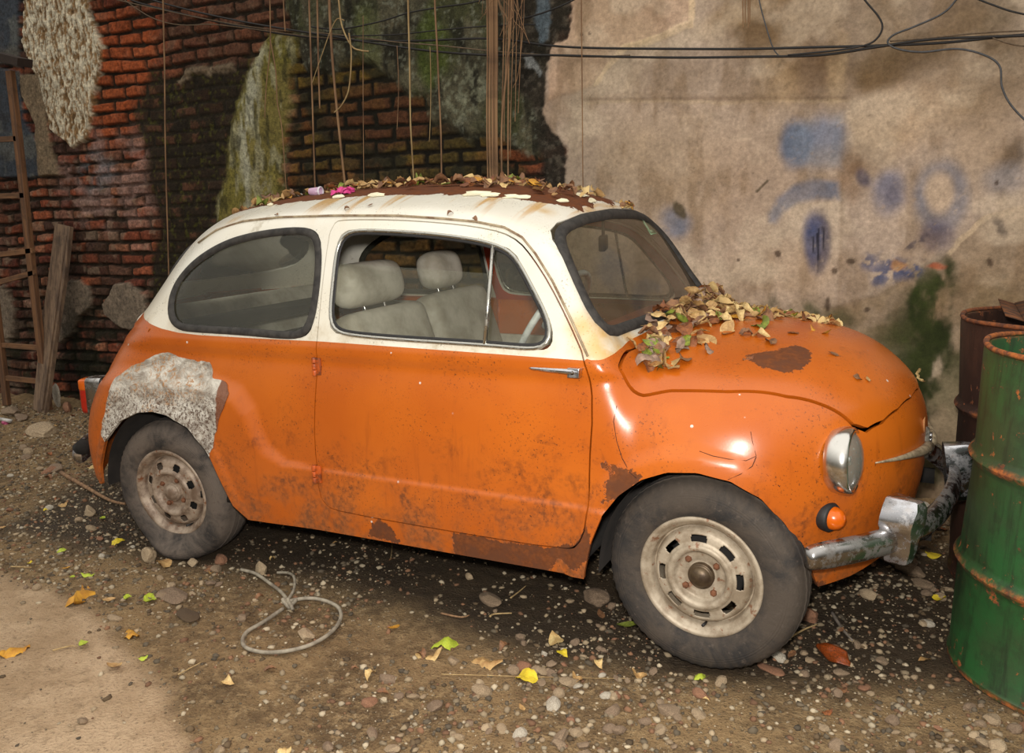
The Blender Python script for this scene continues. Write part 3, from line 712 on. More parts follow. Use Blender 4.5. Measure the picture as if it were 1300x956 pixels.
# ------------------------------------------------------------------ wheels
def slots(ri,ro,n,half,r,a):
    pass
def make_wheel(name,tyre_m,rim_m,loc,flat=0.,rotz=0.,roty=0.,mirror=1,cap=True,lean=0):
    W=G(); n=96
    # dished steel disc as a polar grid (wheel axis = y, outer face at -y)
    prof=[(.020,.010),(.034,.012),(.040,.014),(.047,.008),(.062,.006),(.070,.004),(.0735,-.006),(.079,-.0135),(.086,-.0135),(.091,-.008),(.098,-.004),(.106,-.0035),(.114,-.002),(.122,.001),(.128,.008),(.132,.020),(.137,.030),(.142,.026),(.1445,.010),(.148,.002),(.152,-.0005),(.156,-.0065),(.161,-.011),(.1655,-.012),(.168,-.009),(.168,-.002)]
    V=[];F=[];m=len(prof)
    def ins(r,a):   # rounded slots
        k=round(a/(2*PI/8)-.5)+.5; da=(a-k*2*PI/8)*r; hl,hw=(.0225,.0085) if cap else (.0165,.0125); return max(abs(da)-hl+.3*abs(r-.107),abs(r-.107)-hw)
    na=240; rr=[]
    for i in range(m-1):
        (r0,h0),(r1,h1)=prof[i],prof[i+1]; k=3 if .085<r0<.125 else 1
        for j in range(k): t=j/k; rr.append((r0+(r1-r0)*t,h0+(h1-h0)*t))
    rr.append(prof[-1]); m=len(rr)
    for k in range(na):
        a=2*PI*k/na
        for r,h in rr:
            hh=h
            if .044<r<.072: hh+=.0035*math.cos(4*a)*math.sin((r-.044)/.028*PI)   # four flat pads round the bolts
            V.append((r*math.cos(a),-.62+.62+hh-.0,r*math.sin(a)))
    for k in range(na):
        k2=(k+1)%na; a=2*PI*(k+.5)/na
        for i in range(m-1):
            r=(rr[i][0]+rr[i+1][0])/2
            if ins(r,a)<0: continue
            F.append((k*m+i,k*m+i+1,k2*m+i+1,k2*m+i))
    g=G().add(V,F); 
    root=g.build(name,rim_m,car,loc=loc,rot=(lean,roty,rotz))
    md=root.modifiers.new('s','SOLIDIFY'); md.thickness=.003; md.offset=-1 if mirror<0 else 1
    # rim barrel and brake drum behind
    G().lathe([(.166,-.002),(.150,.012),(.140,.03),(.138,.09),(.150,.11),(.166,.118)],64,'y').build('rim_barrel',rim_m,root)
    G().lathe([(0,.035),(.10,.035),(.105,.05),(.105,.09),(0,.09)],40,'y').build('brake_drum',DARKM,root)
    # tyre
    tp=[(.158,.010),(.163,-.004),(.172,-.013),(.188,-.021),(.206,-.0245),(.222,-.0245),(.238,-.021),(.251,-.014),(.2605,-.006),(.266,.004),(.2685,.012),(.2705,.022),(.2705,.024),(.266,.025),(.266,.028),(.272,.029),(.2735,.05),(.2735,.052),(.268,.053),(.268,.056),(.2735,.057),(.2735,.080),(.268,.081),(.268,.084),(.272,.085),(.2705,.104),(.266,.116),(.255,.130),(.235,.138),(.20,.138),(.172,.128),(.160,.112)]
    V=[];mm=len(tp);nt=120
    for k in range(nt):
        a=2*PI*k/nt
        for j,(r,h) in enumerate(tp):
            rr_=r
            if r>.255: rr_+= -.0035*((k%2)==0)*(1 if (j<12 or j>24) else .35)
            x=rr_*math.cos(a); z=rr_*math.sin(a); y=h
            if flat>0:
                lim=-(loc[2]+.004)
                t=max(0,(-z-(.150))/.12)
                if z<lim:
                    ex=lim-z; z=lim+ex*.05
                bulge=flat*max(0,min(1,(-z-.10)/.12))**1.5*math.exp(-(x/.13)**2)
                mid=(h-.057)/.08
                y=h+bulge*math.copysign(min(1,abs(mid)),mid)
            else:
                lim=-(loc[2]-.0); 
                if z<lim: z=lim
            V.append((x,y,z))
    F=[(k*mm+i,((k+1)%nt)*mm+i,((k+1)%nt)*mm+(i+1)%mm,k*mm+(i+1)%mm) for k in range(nt) for i in range(mm)]
    G().add(V,F).build('tyre',tyre_m,root,auto=50)
    G().lathe([(.036,.012),(.036,-.002),(.033,-.006),(.031,-.004),(.029,-.012),(.022,-.019),(.012,-.023),(0,-.024)],32,'y').build('hub_cap',HUB if cap else rim_m,root)
    for k in range(4):
        a=PI/4+PI/2*k+.25; c=(.055*math.cos(a),0,.055*math.sin(a))
        G().lathe([(.0095,.012),(.0095,-.003),(.006,-.007),(0,-.008)],6,'y',c).build('wheel_bolt',BOLT,root,smooth=False)
    a=-1.15; G().tube([(.142*math.cos(a),.02,.142*math.sin(a)),(.136*math.cos(a),-.012,.136*math.sin(a))],.0042,8).build('valve',BLACKRUB,root)
    return root
make_wheel('front_wheel',TYRE,RIM,(2.0,-.612,.270),roty=.35,rotz=math.radians(-3))
rw=make_wheel('rear_wheel',TYRER,RIMR,(.0,-.612,.247),flat=.045,roty=0,rotz=math.radians(3),cap=False,lean=math.radians(4))
for nm,l in(('front_wheel',(2.0,.612,.270)),('rear_wheel',(.0,.612,.262))):
    make_wheel(nm,TYRE,RIM,l,rotz=PI,roty=.8)
# inner arches, floor, underside
for x0,zt in((2.0,.58),(.02,.585)):
    for s in(-1,1):
        g=G();V=[];nn=24
        for k in range(nn+1):
            a=PI*k/nn; x_=x0+.335*math.cos(a)*(.85 if x0>1 else 1.02); z_=.24+.34*math.sin(a); V+= [(x_,s*min(.64,(.64-max(0,x_-2.1)*.9)),z_),(x_,s*.38,z_)]
        F=[(2*k,2*k+1,2*k+3,2*k+2) for k in range(nn)]+[tuple(2*k+1 for k in range(nn+1))]
        g.add(V,F).build('wheel_well',WELL,car)
g=G(); g.box((.85,0,.25),(.80,.60,.012)); g.box((1.85,0,.45),(.02,.36,.22)); g.box((-.12,0,.50),(.16,.36,.25)); g.box((2.1,0,.28),(.25,.34,.02)); g.box((-.35,0,.28),(.15,.34,.02))
g.build('floor_pan',DARKM,car)
G().tube([(2.0,-.52,.27),(2.0,.52,.27)],.02,10).build('front_axle',DARKM,car); G().tube([(0,-.52,.255),(0,.52,.255)],.03,10).build('rear_axle',DARKM,car)
# ------------------------------------------------------------------ cabin
def cushion(name,c,h,mat,parent,rot=(0,0,0),bev=.05):
    g=G().box((0,0,0),h); o=g.build(name,mat,parent,loc=c,rot=rot)
    m=o.modifiers.new('b','BEVEL'); m.width=bev; m.segments=4; m2=o.modifiers.new('s','SUBSURF'); m2.levels=1; m2.render_levels=1
    return o
for y,dx_ in((-.29,.09),(.30,.03)):
    b=cushion('front_seat',(1.02+dx_,y,.44),(.24,.23,.085),VINYL,car,(0,-.12,0),.05)
    cushion('backrest',(-.245,0,.26),(.065,.235,.27),VINYL,b,(0,-.20+.12*0,0),.05)
    hr=cushion('headrest',(-.325,0,.615),(.065,.175 if y<0 else .12,.080),VINYL,b,(0,-.10,0),.06)
    for k in(-.06,.06): G().tube([(-.30,k,.47),(-.32,k,.60)],.006,6).build('headrest_stem',CHROMED,hr if False else b)
r_=cushion('rear_seat',(.18,0,.50),(.22,.50,.08),VINYL,car,(0,-.1,0),.05)
cushion('backrest',(-.27,0,.24),(.07,.52,.22),VINYL,r_,(0,-.35,0),.05)
g=G(); g.box((1.60,0,.83),(.12,.57,.025)); 
g.build('dashboard',DASH,car,bevel=.02)
G().box((-.01,0,.855),(.15,.40,.012)).build('parcel_shelf',DARKM,car)
g=G(); c=Vector((1.44,-.30,.90)); Rr=Matrix.Rotation(math.radians(-58),3,'Y')
ring=[Rr@Vector((.185*math.cos(a),.185*math.sin(a),0))+c for a in np.linspace(0,2*PI,41)[:-1]]
g.tube(ring,.011,8,closed=True); st=g.build('steering_wheel',PALE,car)
g=G()
for a in(.35,PI-.35): 
    e_=Rr@Vector((.18*math.sin(a-PI/2+PI/2+0),.18*math.cos(a),0))+c; g.tube([c,e_],.010,8)
g.tube([c-Vector(Rr@Vector((0,0,.02))),c+Vector(Rr@Vector((0,0,.02)))],.035,16); 
g.tube([c,c+Vector((.2,0,-.14))],.018,8); g.build('steering_hub',PALE,st)
G().box((1.50,0,1.135),(.012,.075,.026),Matrix.Rotation(.3,3,'Z')).build('rear_view_mirror',BLACKRUB,car,bevel=.006)
G().tube([(1.50,0,1.14),(1.50,0,1.215)],.006,6).build('mirror_stem',BLACKRUB,car)
for s in(-1,1): cushion('door_trim_card',(1.02,s*.60,.53),(.38,.010,.17),VINYL,car,(0,0,0),.006); cushion('rear_side_trim',(.30,s*.575,.68),(.26,.012,.16),VINYL,car,(0,0,0),.008)
p,_=skin_x(.35,1.17,-.006); t=(skin_x(.35,1.20)[0]-skin_x(.35,1.14)[0]); 
def stk(name,y0,y1,z0,z1,off,mat):
    V=[skin_x(y,z,off)[0] for y,z in((y0,z0),(y1,z0),(y1,z1),(y0,z1))]; me=mesh(name,V,[(0,1,2,3)],mat); return link(name,me,car)
o=stk('windscreen_sticker',.30,.40,1.150,1.213,-.0032,STICKB); o2=stk('sticker_print',.31,.388,1.157,1.206,-.0022,STICK); o2.parent=o
for o_ in(o,o2): m=o_.modifiers.new('s','SOLIDIFY'); m.thickness=.0008
# ------------------------------------------------------------------ the wall behind: brick on the left, old render on the right
WY=1.0
def wpx(px,py): p=on_y(px,py,WY); return p[0],p[2]
def srgb(c): return np.array(lin(c))
def build_wall():
    xs=np.concatenate([np.arange(-5.4,-3.3,.04),np.arange(-3.3,3.15,.0066),np.arange(3.15,5.4,.04)])
    zs=np.concatenate([np.arange(-.08,2.78,.0066),np.arange(2.78,3.6,.04)])
    X,Z=np.meshgrid(xs,zs,indexing='ij'); x=X.ravel(); z=Z.ravel(); n=len(x)
    lo=fbm(x*3,z*3,1,5); mid=fbm(x*11,z*11,2,5); hi=fbm(x*45,z*45,3,4); fine=fbm(x*120,z*120,0,2)
    ex=x+.05*(fbm(x*6,z*6,0,4)-.5)*2+.02*(hi-.5); ez=z+.05*(fbm(x*6,z*6,2,4)-.5)*2+.02*(mid-.5)
    H=np.zeros(n); C=np.zeros((n,3))
    def mixc(m,c): 
        nonlocal C
        c=srgb(c) if not hasattr(c,'shape') else c
        C=C*(1-m[:,None])+c*m[:,None]
    def poly(pts,soft=.02,wob=1.):
        P=[wpx(*p) for p in pts]; return sstep(soft,-soft,sdpoly(x+(ex-x)*wob,z+(ez-z)*wob,P))
    def blob(px,py,rx,ry,rot=0,soft=.35,wob=1.,pw=1):
        a,b=wpx(px,py); c,_=wpx(px+rx,py); _,d=wpx(px,py-ry); u=x+(ex-x)*wob-a; v=z+(ez-z)*wob-b; cr,sr=math.cos(rot),math.sin(rot)
        u,v=u*cr+v*sr,-u*sr+v*cr; r=np.sqrt((u/abs(c-a))**2+(v/abs(d-b))**2); return sstep(1+soft,1-soft,r)
    # ---- bricks
    ch=.0735; bl=.205
    wz=z+.026*(fbm(x*1.3,z*1.3,1,2)-.5)*2+.018*(fbm(x*5,z*5,1,2)-.5)+.008*(mid-.5); row=np.floor(wz/ch); fz=wz/ch-row
    off=(row%2)*.5+.25*vn(row*3.7,row*0+1.1,2); bx=(x+.03*(fbm(x*4,z*4,2,2)-.5))/bl+off; col=np.floor(bx); fx=bx-col
    def rnd(s): return _L[s][(row.astype(int)*7+3)%256,(col.astype(int)*13+s*5)%256]
    r1,r2,r3=rnd(0),rnd(1),rnd(2)
    dz=np.minimum(fz,1-fz)*ch; dx=np.minimum(fx,1-fx)*bl; er=.006+.008*r2+.012*(mid-.45)*2+.010*(lo-.5)
    edge=np.minimum(dz,dx*.8)-er*.75-.008*(hi-.5); bm=sstep(-.001,.006,edge)
    out=.012+.014*r3; Hb=bm*out*.75*(.6+.8*hi)-(1-bm)*.010*(.6+.8*mid)-.006*(lo-.5)
    pal=np.array([srgb(c) for c in((152,84,56),(128,68,46),(104,54,40),(160,104,76),(94,58,46),(144,100,82),(78,54,44))]); 
    bc=pal[(r1*6.99).astype(int)]*(.7+.5*r2)[:,None]*(.45+1.1*hi)[:,None]*(.8+.4*fine)[:,None]
    gr_=sstep(.42,.62,fbm(x*8,z*8,1,5)); bc=bc*(1-.6*gr_[:,None])+srgb((64,46,32))*.6*gr_[:,None]; gr_=sstep(.58,.68,fbm(x*13,z*13,3,4)); bc=bc*(1-.5*gr_[:,None])+srgb((138,118,98))*.5*gr_[:,None]
    mort=srgb((48,38,28))*(.6+.8*mid)[:,None]
    C=mort*(1-bm[:,None])+bc*bm[:,None]; H=Hb.copy()
    # brightest orange bricks
    o=poly([(118,15),(205,10),(205,130),(150,180),(112,190)],.10)*bm; C=C*(1-o[:,None]*.75)+srgb((178,88,44))*(.5+.8*hi)[:,None]*(.7+.4*r1)[:,None]*o[:,None]*.75
    # pink and grey wash over bricks
    o=(poly([(75,175),(190,165),(195,270),(110,300),(70,230)],.12)*sstep(.38,.6,fbm(x*9,z*9,1,4))); mixc(o*.55,(160,130,120))
    o=blob(120,215,26,26)*sstep(.35,.6,mid); mixc(o*.5,(120,124,128))
    # brickwork darker in patches toward the floor, flecked olive-brown
    low_dark=sstep(1.05,.15,z+.3*(lo-.5))*(x<.9); C*=(1-.72*low_dark[:,None]*sstep(.3,.62,fbm(x*5,z*5,2,4))[:,None])
    o=low_dark*sstep(.5,.66,mid)*.8; mixc(o,(40,38,20))
    # grey brown brick beyond x~200, upper
    o=poly([(205,-60),(380,-60),(380,110),(330,90),(210,90)],.06)*bm; mixc(o*.65,(98,66,48)); 
    # dark moss zone
    dk=poly([(196,88),(235,95),(300,82),(325,70),(318,130),(300,190),(290,290),(285,420),(180,420),(205,300),(190,210),(170,140)],.045)
    H=H*(1-.8*dk)+.012*dk; mixc(dk*.93,srgb((34,28,16))*(.4+1.2*mid)[:,None]); mixc(dk*sstep(.60,.72,hi)*.6,(74,72,24)); mixc(dk*sstep(.62,.7,mid)*bm*.6,(96,62,44))
    rim=poly([(230,100),(255,90),(300,84),(302,92),(250,100),(236,108)],.010); mixc(rim*.8,(120,104,84)); H+=rim*.012
    # brick behind the strands : ochre, green and black moss
    ob=poly([(375,60),(660,60),(660,300),(640,420),(360,420),(368,230)],.05); mixc(ob*bm*.85,(srgb((92,66,28))*(.5+r1)[:,None]*(.6+.8*hi)[:,None])); 
    mixc(ob*bm*sstep(.45,.6,lo)*.7,srgb((104,86,26))*(.7+.6*hi)[:,None]); mixc(ob*sstep(.48,.62,fbm(x*7,z*7,3,4))*.9,(44,42,26)); mixc(ob*sstep(.45,.62,fbm(x*3,z*3,0,4))*.6,(40,38,26)); H=H*(1-.45*ob); mixc(ob*(1-bm)*.8,(22,18,10))
    mixc(ob*bm*blob(500,140,90,40)*.5,(104,58,36))
    for q in((655,192,22,14),(680,200,16,14)): mixc(blob(*q)*bm*.8,(120,64,36))
    # green grey render, top middle
    gp=poly([(352,-80),(720,-80),(722,30),(690,60),(700,130),(690,200),(640,175),(600,168),(555,160),(545,125),(520,110),(490,85),(455,72),(430,95),(395,85),(380,55)],.03)
    H=H*(1-gp)+gp*(.028+.006*mid); gc=srgb((84,80,62))*(.4+1.2*mid)[:,None]; mixc(gp*.97,gc); mixc(gp*sstep(.50,.62,fbm(x*6,z*3,0,5))*.8,(66,68,40)); mixc(gp*sstep(.52,.66,fbm(x*14,z*4,1,4))*.75,(26,24,18)); mixc(gp*sstep(.6,.72,hi)*.5,(128,130,112))
    mixc(gp*blob(470,60,16,60)*.5,(98,104,62)); mixc(gp*blob(552,60,18,50)*.55,(84,98,36)); mixc(gp*blob(590,115,35,35)*sstep(.4,.6,hi)*.7,(122,122,100))
    # mossy pale render column
    mp=poly([(322,90),(345,40),(380,48),(372,120),(362,200),(362,300),(280,430),(278,300),(292,190),(302,130)],.035)
    H=H*(1-mp)+mp*(.026+.004*mid); mixc(mp*.97,srgb((116,106,56))*(.6+.8*mid)[:,None]); mixc(mp*sstep(.47,.6,fbm(x*5,z*2,2,4))*.55,(112,106,44)); 
    pl=poly([(330,60),(345,60),(325,180),(318,250),(345,300),(318,300),(305,200),(308,140)],.03); mixc(mp*pl*sstep(.36,.54,fbm(x*30,z*9,1,4))*.9,(166,164,142)); mixc(mp*sstep(.54,.64,fbm(x*22,z*7,0,5))*.6,(156,152,122)); mixc(mp*sstep(.57,.66,fbm(x*26,z*9,3,4))*.6,(40,38,20)); mixc(blob(340,262,14,60)*mp*sstep(.42,.6,hi)*.6,(146,140,112))
    # black rotten render between
    bk=poly([(640,-60),(735,-60),(726,60),(700,75),(712,130),(722,190),(722,300),(640,420),(655,235),(690,230),(688,150),(655,110)],.02)
    H=H*(1-bk)+bk*(.020+.01*mid); mixc(bk*.92,srgb((44,38,30))*(.4+1.2*mid)[:,None]); mixc(bk*sstep(.52,.66,hi)*.5,(92,84,72)); mixc(bk*poly([(684,-20),(702,-20),(698,55),(682,60)],.01)*.8,(98,110,118)); mixc(bk*poly([(664,70),(675,68),(690,92),(684,97)],.006)*.8,(150,152,150))
    # big plaster field on the right
    pf=poly([(735,-60),(725,55),(698,70),(694,120),(700,160),(722,185),(716,300),(700,420),(700,900),(2200,900),(2200,-200),(735,-200)],.010)
    base=srgb((172,151,133)); pc=base*(.78+.40*lo)[:,None]*(.84+.32*mid)[:,None]*(.85+.30*fbm(x*2,z*6,3,4))[:,None]*(.94+.12*fine)[:,None]
    pc=pc*(1-.0*x[:,None]); H=H*(1-pf)+pf*(.030+.006*(lo-.5)+.0015*mid+.0008*hi); C=C*(1-pf[:,None])+pc*pf[:,None]
    pnk=poly([(728,-60),(892,-60),(880,30),(800,62),(760,105),(700,130),(700,60)],.012,.4); mixc(pf*pnk*.5,(196,158,128)); 
    ed=poly([(885,-60),(893,-60),(882,34),(802,66),(765,106),(758,108),(796,60),(876,28)],.004,.4); mixc(pf*ed*.85,(214,186,150)); H+=pf*pnk*.006+pf*ed*.004
    mixc(pf*poly([(745,121),(1085,118),(1085,128),(745,128)],.006,.3)*.2,(112,84,54)); mixc(pf*poly([(745,128),(1080,126),(1080,131),(745,132)],.004,.3)*.4,(196,172,138)); H+=pf*.006*sstep(-.004,.004,z-np.interp(x,[wpx(745,127)[0],wpx(1085,125)[0]],[wpx(745,127)[1],wpx(1085,125)[1]]))*poly([(745,-60),(1085,-60),(1085,160),(745,160)],.03,.2)
    mixc(pf*poly([(745,-60),(860,60),(760,125),(728,200),(720,110)],.06)*.22,(128,120,84))
    mixc(pf*poly([(880,-80),(1500,-80),(1500,60),(1200,80),(1090,120),(1000,110),(930,60)],.10)*.62*sstep(.25,.6,lo),(112,88,54))
    mixc(pf*poly([(880,-80),(1110,-80),(1075,60),(1060,110),(930,60)],.05)*.35,(100,74,42))
    for q,a,c in(((985,25,70,28,.1),.5,(92,66,34)),((1080,100,120,30,.15),.5,(104,82,54)),((1240,110,70,60,.1),.45,(110,88,58)),((1180,140,80,40,.2),.35,(132,106,76)),((850,100,70,24,.1),.4,(122,100,74)),((760,180,40,80),.3,(138,122,100)),((1240,400,70,70),.5,(104,82,52)),((1120,190,20,30),.4,(110,84,56)),((940,18,60,14,.2),.45,(160,132,96)),((1030,95,35,30,.3),.55,(98,68,36)),((1125,85,45,24,.2),.7,(96,72,42)),((1090,190,24,48,.1),.7,(100,72,42)),((1080,235,18,30),.5,(118,84,52)),((1190,60,70,20),.4,(88,66,38)),((1250,20,60,20),.5,(88,74,44)),((1245,180,50,60),.28,(146,118,80)),
      ((990,105,26,34),.4,(190,160,122)),((1060,90,10,50),.4,(196,168,130)),((1140,150,60,40),.35,(192,160,124)),((880,180,110,50),.25,(186,156,126)),((930,250,100,60),.3,(150,116,84)),((830,220,70,70),.3,(150,128,94)),((1190,255,40,30),.4,(198,170,140)),((910,370,60,40),.35,(190,160,128)),((1000,345,60,40),.35,(184,152,116)),((700,300,60,90),.35,(128,116,96)),((1150,30,90,60),.35,(96,76,48)),((1280,80,60,50),.4,(100,80,52)),((1295,195,14,20),.8,(48,38,28)),((1120,30,40,40),.3,(150,128,96))):
        mixc(pf*blob(*q,soft=.6)*a*(.5+.8*mid),c)
    lr=poly([(1185,330),(1215,305),(1245,285),(1300,262),(1600,255),(1600,900),(1010,900),(1040,390),(1120,370)],.012); mixc(pf*lr*.42,(122,98,62)); mixc(pf*poly([(1198,320),(1216,300),(1248,280),(1300,258),(1300,264),(1250,287),(1218,308),(1204,324)],.003,.6)*.6,(206,180,148)); H-=pf*lr*.004
    mixc(pf*poly([(900,375),(1500,350),(1500,900),(800,900)],.12)*.42*sstep(.3,.6,mid),(104,84,48))
    # dirt, cracks, vertical seam
    mixc(pf*sstep(.50,.72,fbm(x*13,z*5,2,5))*.5,(122,98,72)); mixc(pf*sstep(.52,.72,fbm(x*4,z*5,3,5))*.5,(198,178,154)); mixc(pf*sstep(.80,.88,fine)*.3,(84,66,46))
    sx_=wpx(1070,250)[0]; mixc(pf*sstep(.014,0,np.abs(x-sx_-.01*(lo-.5)))*poly([(1050,135),(1090,135),(1090,400),(1050,400)],.02,.2)*.3,(116,92,66))
    # moss at the foot
    for q,a in(((1160,395,11,52),1.),((1186,400,15,60),.95),((1172,465,34,56),.9),((1190,350,7,18),.7),((988,388,8,13),.8),((1022,397,12,12),.8),((1060,405,22,16),.6),((1200,470,25,50),.6),((1216,412,8,14),.8),((1130,440,40,24),.4),((1170,430,44,84),.6),((1180,395,26,60),.9),((1165,500,30,60),.8),((1195,350,9,22),.8),((1140,415,20,20),.5),((1175,570,26,60),.8),((1215,480,16,40),.45)):
        mixc(pf*blob(*q,soft=.5,wob=1.3)*a*sstep(.25,.55,fbm(x*16,z*9,1,4)),srgb((44,50,20))*(.6+.9*mid)[:,None])
    mixc(pf*blob(1200,520,26,60,soft=.4)*.5*sstep(.4,.6,mid),(170,150,120))
    o=sstep(.5,.02,z)*pf*sstep(.3,.6,mid); mixc(o*.6,(66,54,38))
    # spray paint, blue
    bl1,bl2,bl3=(88,100,122),(110,120,136),(56,56,80)
    def spray(m,c,a): mixc(pf*np.clip(m,0,1)*a*(.5+.55*mid)*sstep(.0,.35,hi),c)
    spray(blob(1012,182,20,29,0,.4,.3),bl1,.95); spray(blob(1040,180,38,32,0,.35,.3),bl2,.75); spray(blob(1052,165,22,24,0,.5,.3)*.6,(90,112,150),.6); spray(poly([(1060,145),(1074,140),(1070,215),(1056,210)],.02,.3),bl2,.4)
    arc=poly([(980,270),(990,248),(1010,234),(1040,228),(1064,232),(1066,255),(1040,253),(1015,258),(998,268),(990,284),(980,282)],.018,.3); spray(arc,bl1,.85)
    spray(blob(1039,307,17,39,0,.28,.2),bl3,.98); spray(blob(1032,300,12,30,0,.4,.2),(70,84,124),.5)
    spray(blob(1097,228,8,12,.5,.5,.3),bl3,.85); spray(blob(1130,245,22,27,0,.45,.4),(88,98,128),.75); spray(blob(1134,248,10,14,0,.5,.4),bl3,.5)
    a=blob(1196,250,36,44,0,.25,.3)-blob(1194,245,19,26,0,.35,.3); spray(a,bl1,.7)
    spray(blob(1188,296,22,20,0,.5,.6),(64,58,84),.75); spray(blob(1160,300,16,8,.3,.6,.8)*sstep(.45,.6,hi),(58,52,64),.8)
    for q in((1104,334,12,10),(1118,352,10,10),(1140,340,24,16),(1157,338,12,10)): spray(blob(*q,soft=.6,wob=1.)*sstep(.38,.52,hi),(66,74,104),.9)
    spray(blob(1144,334,8,6,soft=.4),(170,120,70),.8); spray(blob(1182,335,10,3,soft=.4),(170,84,54),.9)
    spray(blob(1280,226,26,18,.2,.7,.5),bl2,.5); spray(blob(858,282,19,18,.2,.5,.5),bl1,.8); spray(blob(1273,293,7,13,.3,.5),(54,48,50),.8)
    mixc(pf*blob(862,265,7,10,.5,.35)*.9,(78,66,46)); mixc(pf*poly([(960,242),(976,226),(978,228),(963,244)],.003,.2)*.8,(74,62,44)); 
    for k in((1040,290,1040,345),(1033,300,1034,322),(1046,288,1047,318),(1038,296,1039,330)):
        mixc(pf*poly([(k[0]-1.2,k[1]),(k[0]+1.2,k[1]),(k[2]+1,k[3]),(k[2]-1,k[3])],.002,.1)*.85,(30,28,38))
    for q in((988,324,4,4),(1060,342,4,4),(1080,332,6,4),(1050,385,3,10),(1255,332,4,5),(743,46,2,2),(753,44,1.6,1.6),(940,330,2,2),(1268,232,3,3),(1100,392,4,3)): mixc(pf*blob(*q,soft=.3,wob=.3)*.8,(66,50,38))
    # cream coarse-thrown render, top left
    cp=poly([(38,-80),(120,-80),(118,20),(135,60),(132,95),(122,140),(118,175),(95,186),(70,165),(58,120),(44,80),(34,50)],.010,.5)
    st=fbm(x*100+6*mid,z*26,2,4); H=H*(1-cp)+cp*(.034+.010*sstep(.35,.65,st)); mixc(cp,srgb((150,118,80))*(.6+.8*mid)[:,None]); mixc(cp*sstep(.44,.56,st)*.95,srgb((216,206,182))*(.8+.4*hi)[:,None]); mixc(cp*sstep(.36,.26,st)*.7,(72,52,32))
    gs=poly([(28,95),(56,95),(64,150),(78,222),(52,226),(50,160),(34,130)],.008,.5); H=H*(1-gs)+gs*.034; mixc(gs*.95,srgb((136,118,94))*(.6+.8*hi)[:,None])
    bp=poly([(-400,-100),(32,-100),(28,40),(30,85),(-400,90)],.01,.5)+poly([(-400,90),(28,90),(34,150),(52,180),(54,226),(-400,222)],.01,.5); bp=np.clip(bp,0,1)
    H=H*(1-bp)+bp*(.030+.004*mid); mixc(bp*.97,srgb((62,68,76))*(.6+.8*mid)[:,None]); mixc(bp*sstep(.5,.62,fbm(x*7,z*7,1,4))*.5,(112,112,104)); mixc(bp*poly([(-300,70),(30,60),(30,92),(-300,95)],.05)*.4,(96,84,66))
    mixc(bp*sstep(.6,.7,mid)*.4,(46,38,30))
    # remnants of plaster on low brickwork
    for P in([(80,368),(92,357),(108,357),(122,372),(120,392),(104,402),(98,420),(82,434),(75,428)],[(136,385),(152,360),(168,358),(186,378),(192,400),(184,418),(160,416),(140,402)],[(0,365),(12,360),(22,390),(24,420),(14,435),(0,430)]):
        o=poly(P,.006,.5); H=H*(1-o)+o*.040; mixc(o*.97,srgb((124,110,94))*(.65+.7*mid)[:,None]); mixc(o*sstep(.55,.7,hi)*.4,(80,72,64))
    mixc(blob(115,445,50,60,soft=.5)*sstep(.42,.55,mid)*.7*(1-pf),(26,26,14))
    C=np.clip(C,0,1)
    V=np.stack([x,WY-H,z],1); nx,nz=len(xs),len(zs); I=np.arange(n).reshape(nx,nz)
    F=np.stack([I[:-1,:-1].ravel(),I[1:,:-1].ravel(),I[1:,1:].ravel(),I[:-1,1:].ravel()],1)
    me=bpy.data.meshes.new('wall_back'); me.vertices.add(n); me.vertices.foreach_set('co',V.ravel().astype(np.float32))
    me.loops.add(F.size); me.loops.foreach_set('vertex_index',F.ravel().astype(np.int32)); me.polygons.add(len(F)); me.polygons.foreach_set('loop_start',(np.arange(len(F))*4).astype(np.int32))
    me.polygons.foreach_set('use_smooth',np.ones(len(F),bool)); me.update(); me.validate()
    t=me.attributes.new('tint','FLOAT_COLOR','POINT'); b=np.ones((n,4),np.float32); b[:,:3]=C; t.data.foreach_set('color',b.ravel())
    t=me.attributes.new('flat','FLOAT','POINT'); t.data.foreach_set('value',pf.astype(np.float32))
    m=N('old_wall'); f=m.noise(60,7,.75); f2=m.noise(220,4,.6); f3=m.noise(24,6,.7); pa=m.attr('flat'); k=m.math('MULTIPLY',m.math('MULTIPLY_ADD',m.math('SUBTRACT',f,.5),m.mixf(pa,3.2,1.3),1.02),m.math('MULTIPLY_ADD',m.math('SUBTRACT',f3,.5),m.mixf(pa,1.6,.9),1.02)); c=m.mix(1.0,m.attr('tint',True),m.n('CombineColor',{0:k,1:k,2:k}).outputs[0],'MULTIPLY')
    pfm=m.attr('flat'); m.bsdf(c,.92,0,m.bump(m.math('ADD',f,f2),m.mixf(pfm,.9,.12),.008),Specular_IOR_Level=.25)
    me.materials.append(m.m); o=link('wall_back',me); o['kind']='structure'
    s=G().box((0,1.16,1.75),(5.4,.10,1.85)); o2=s.build('wall_core',m.m); o2['kind']='structure'; o2.parent=o
    return o
build_wall()
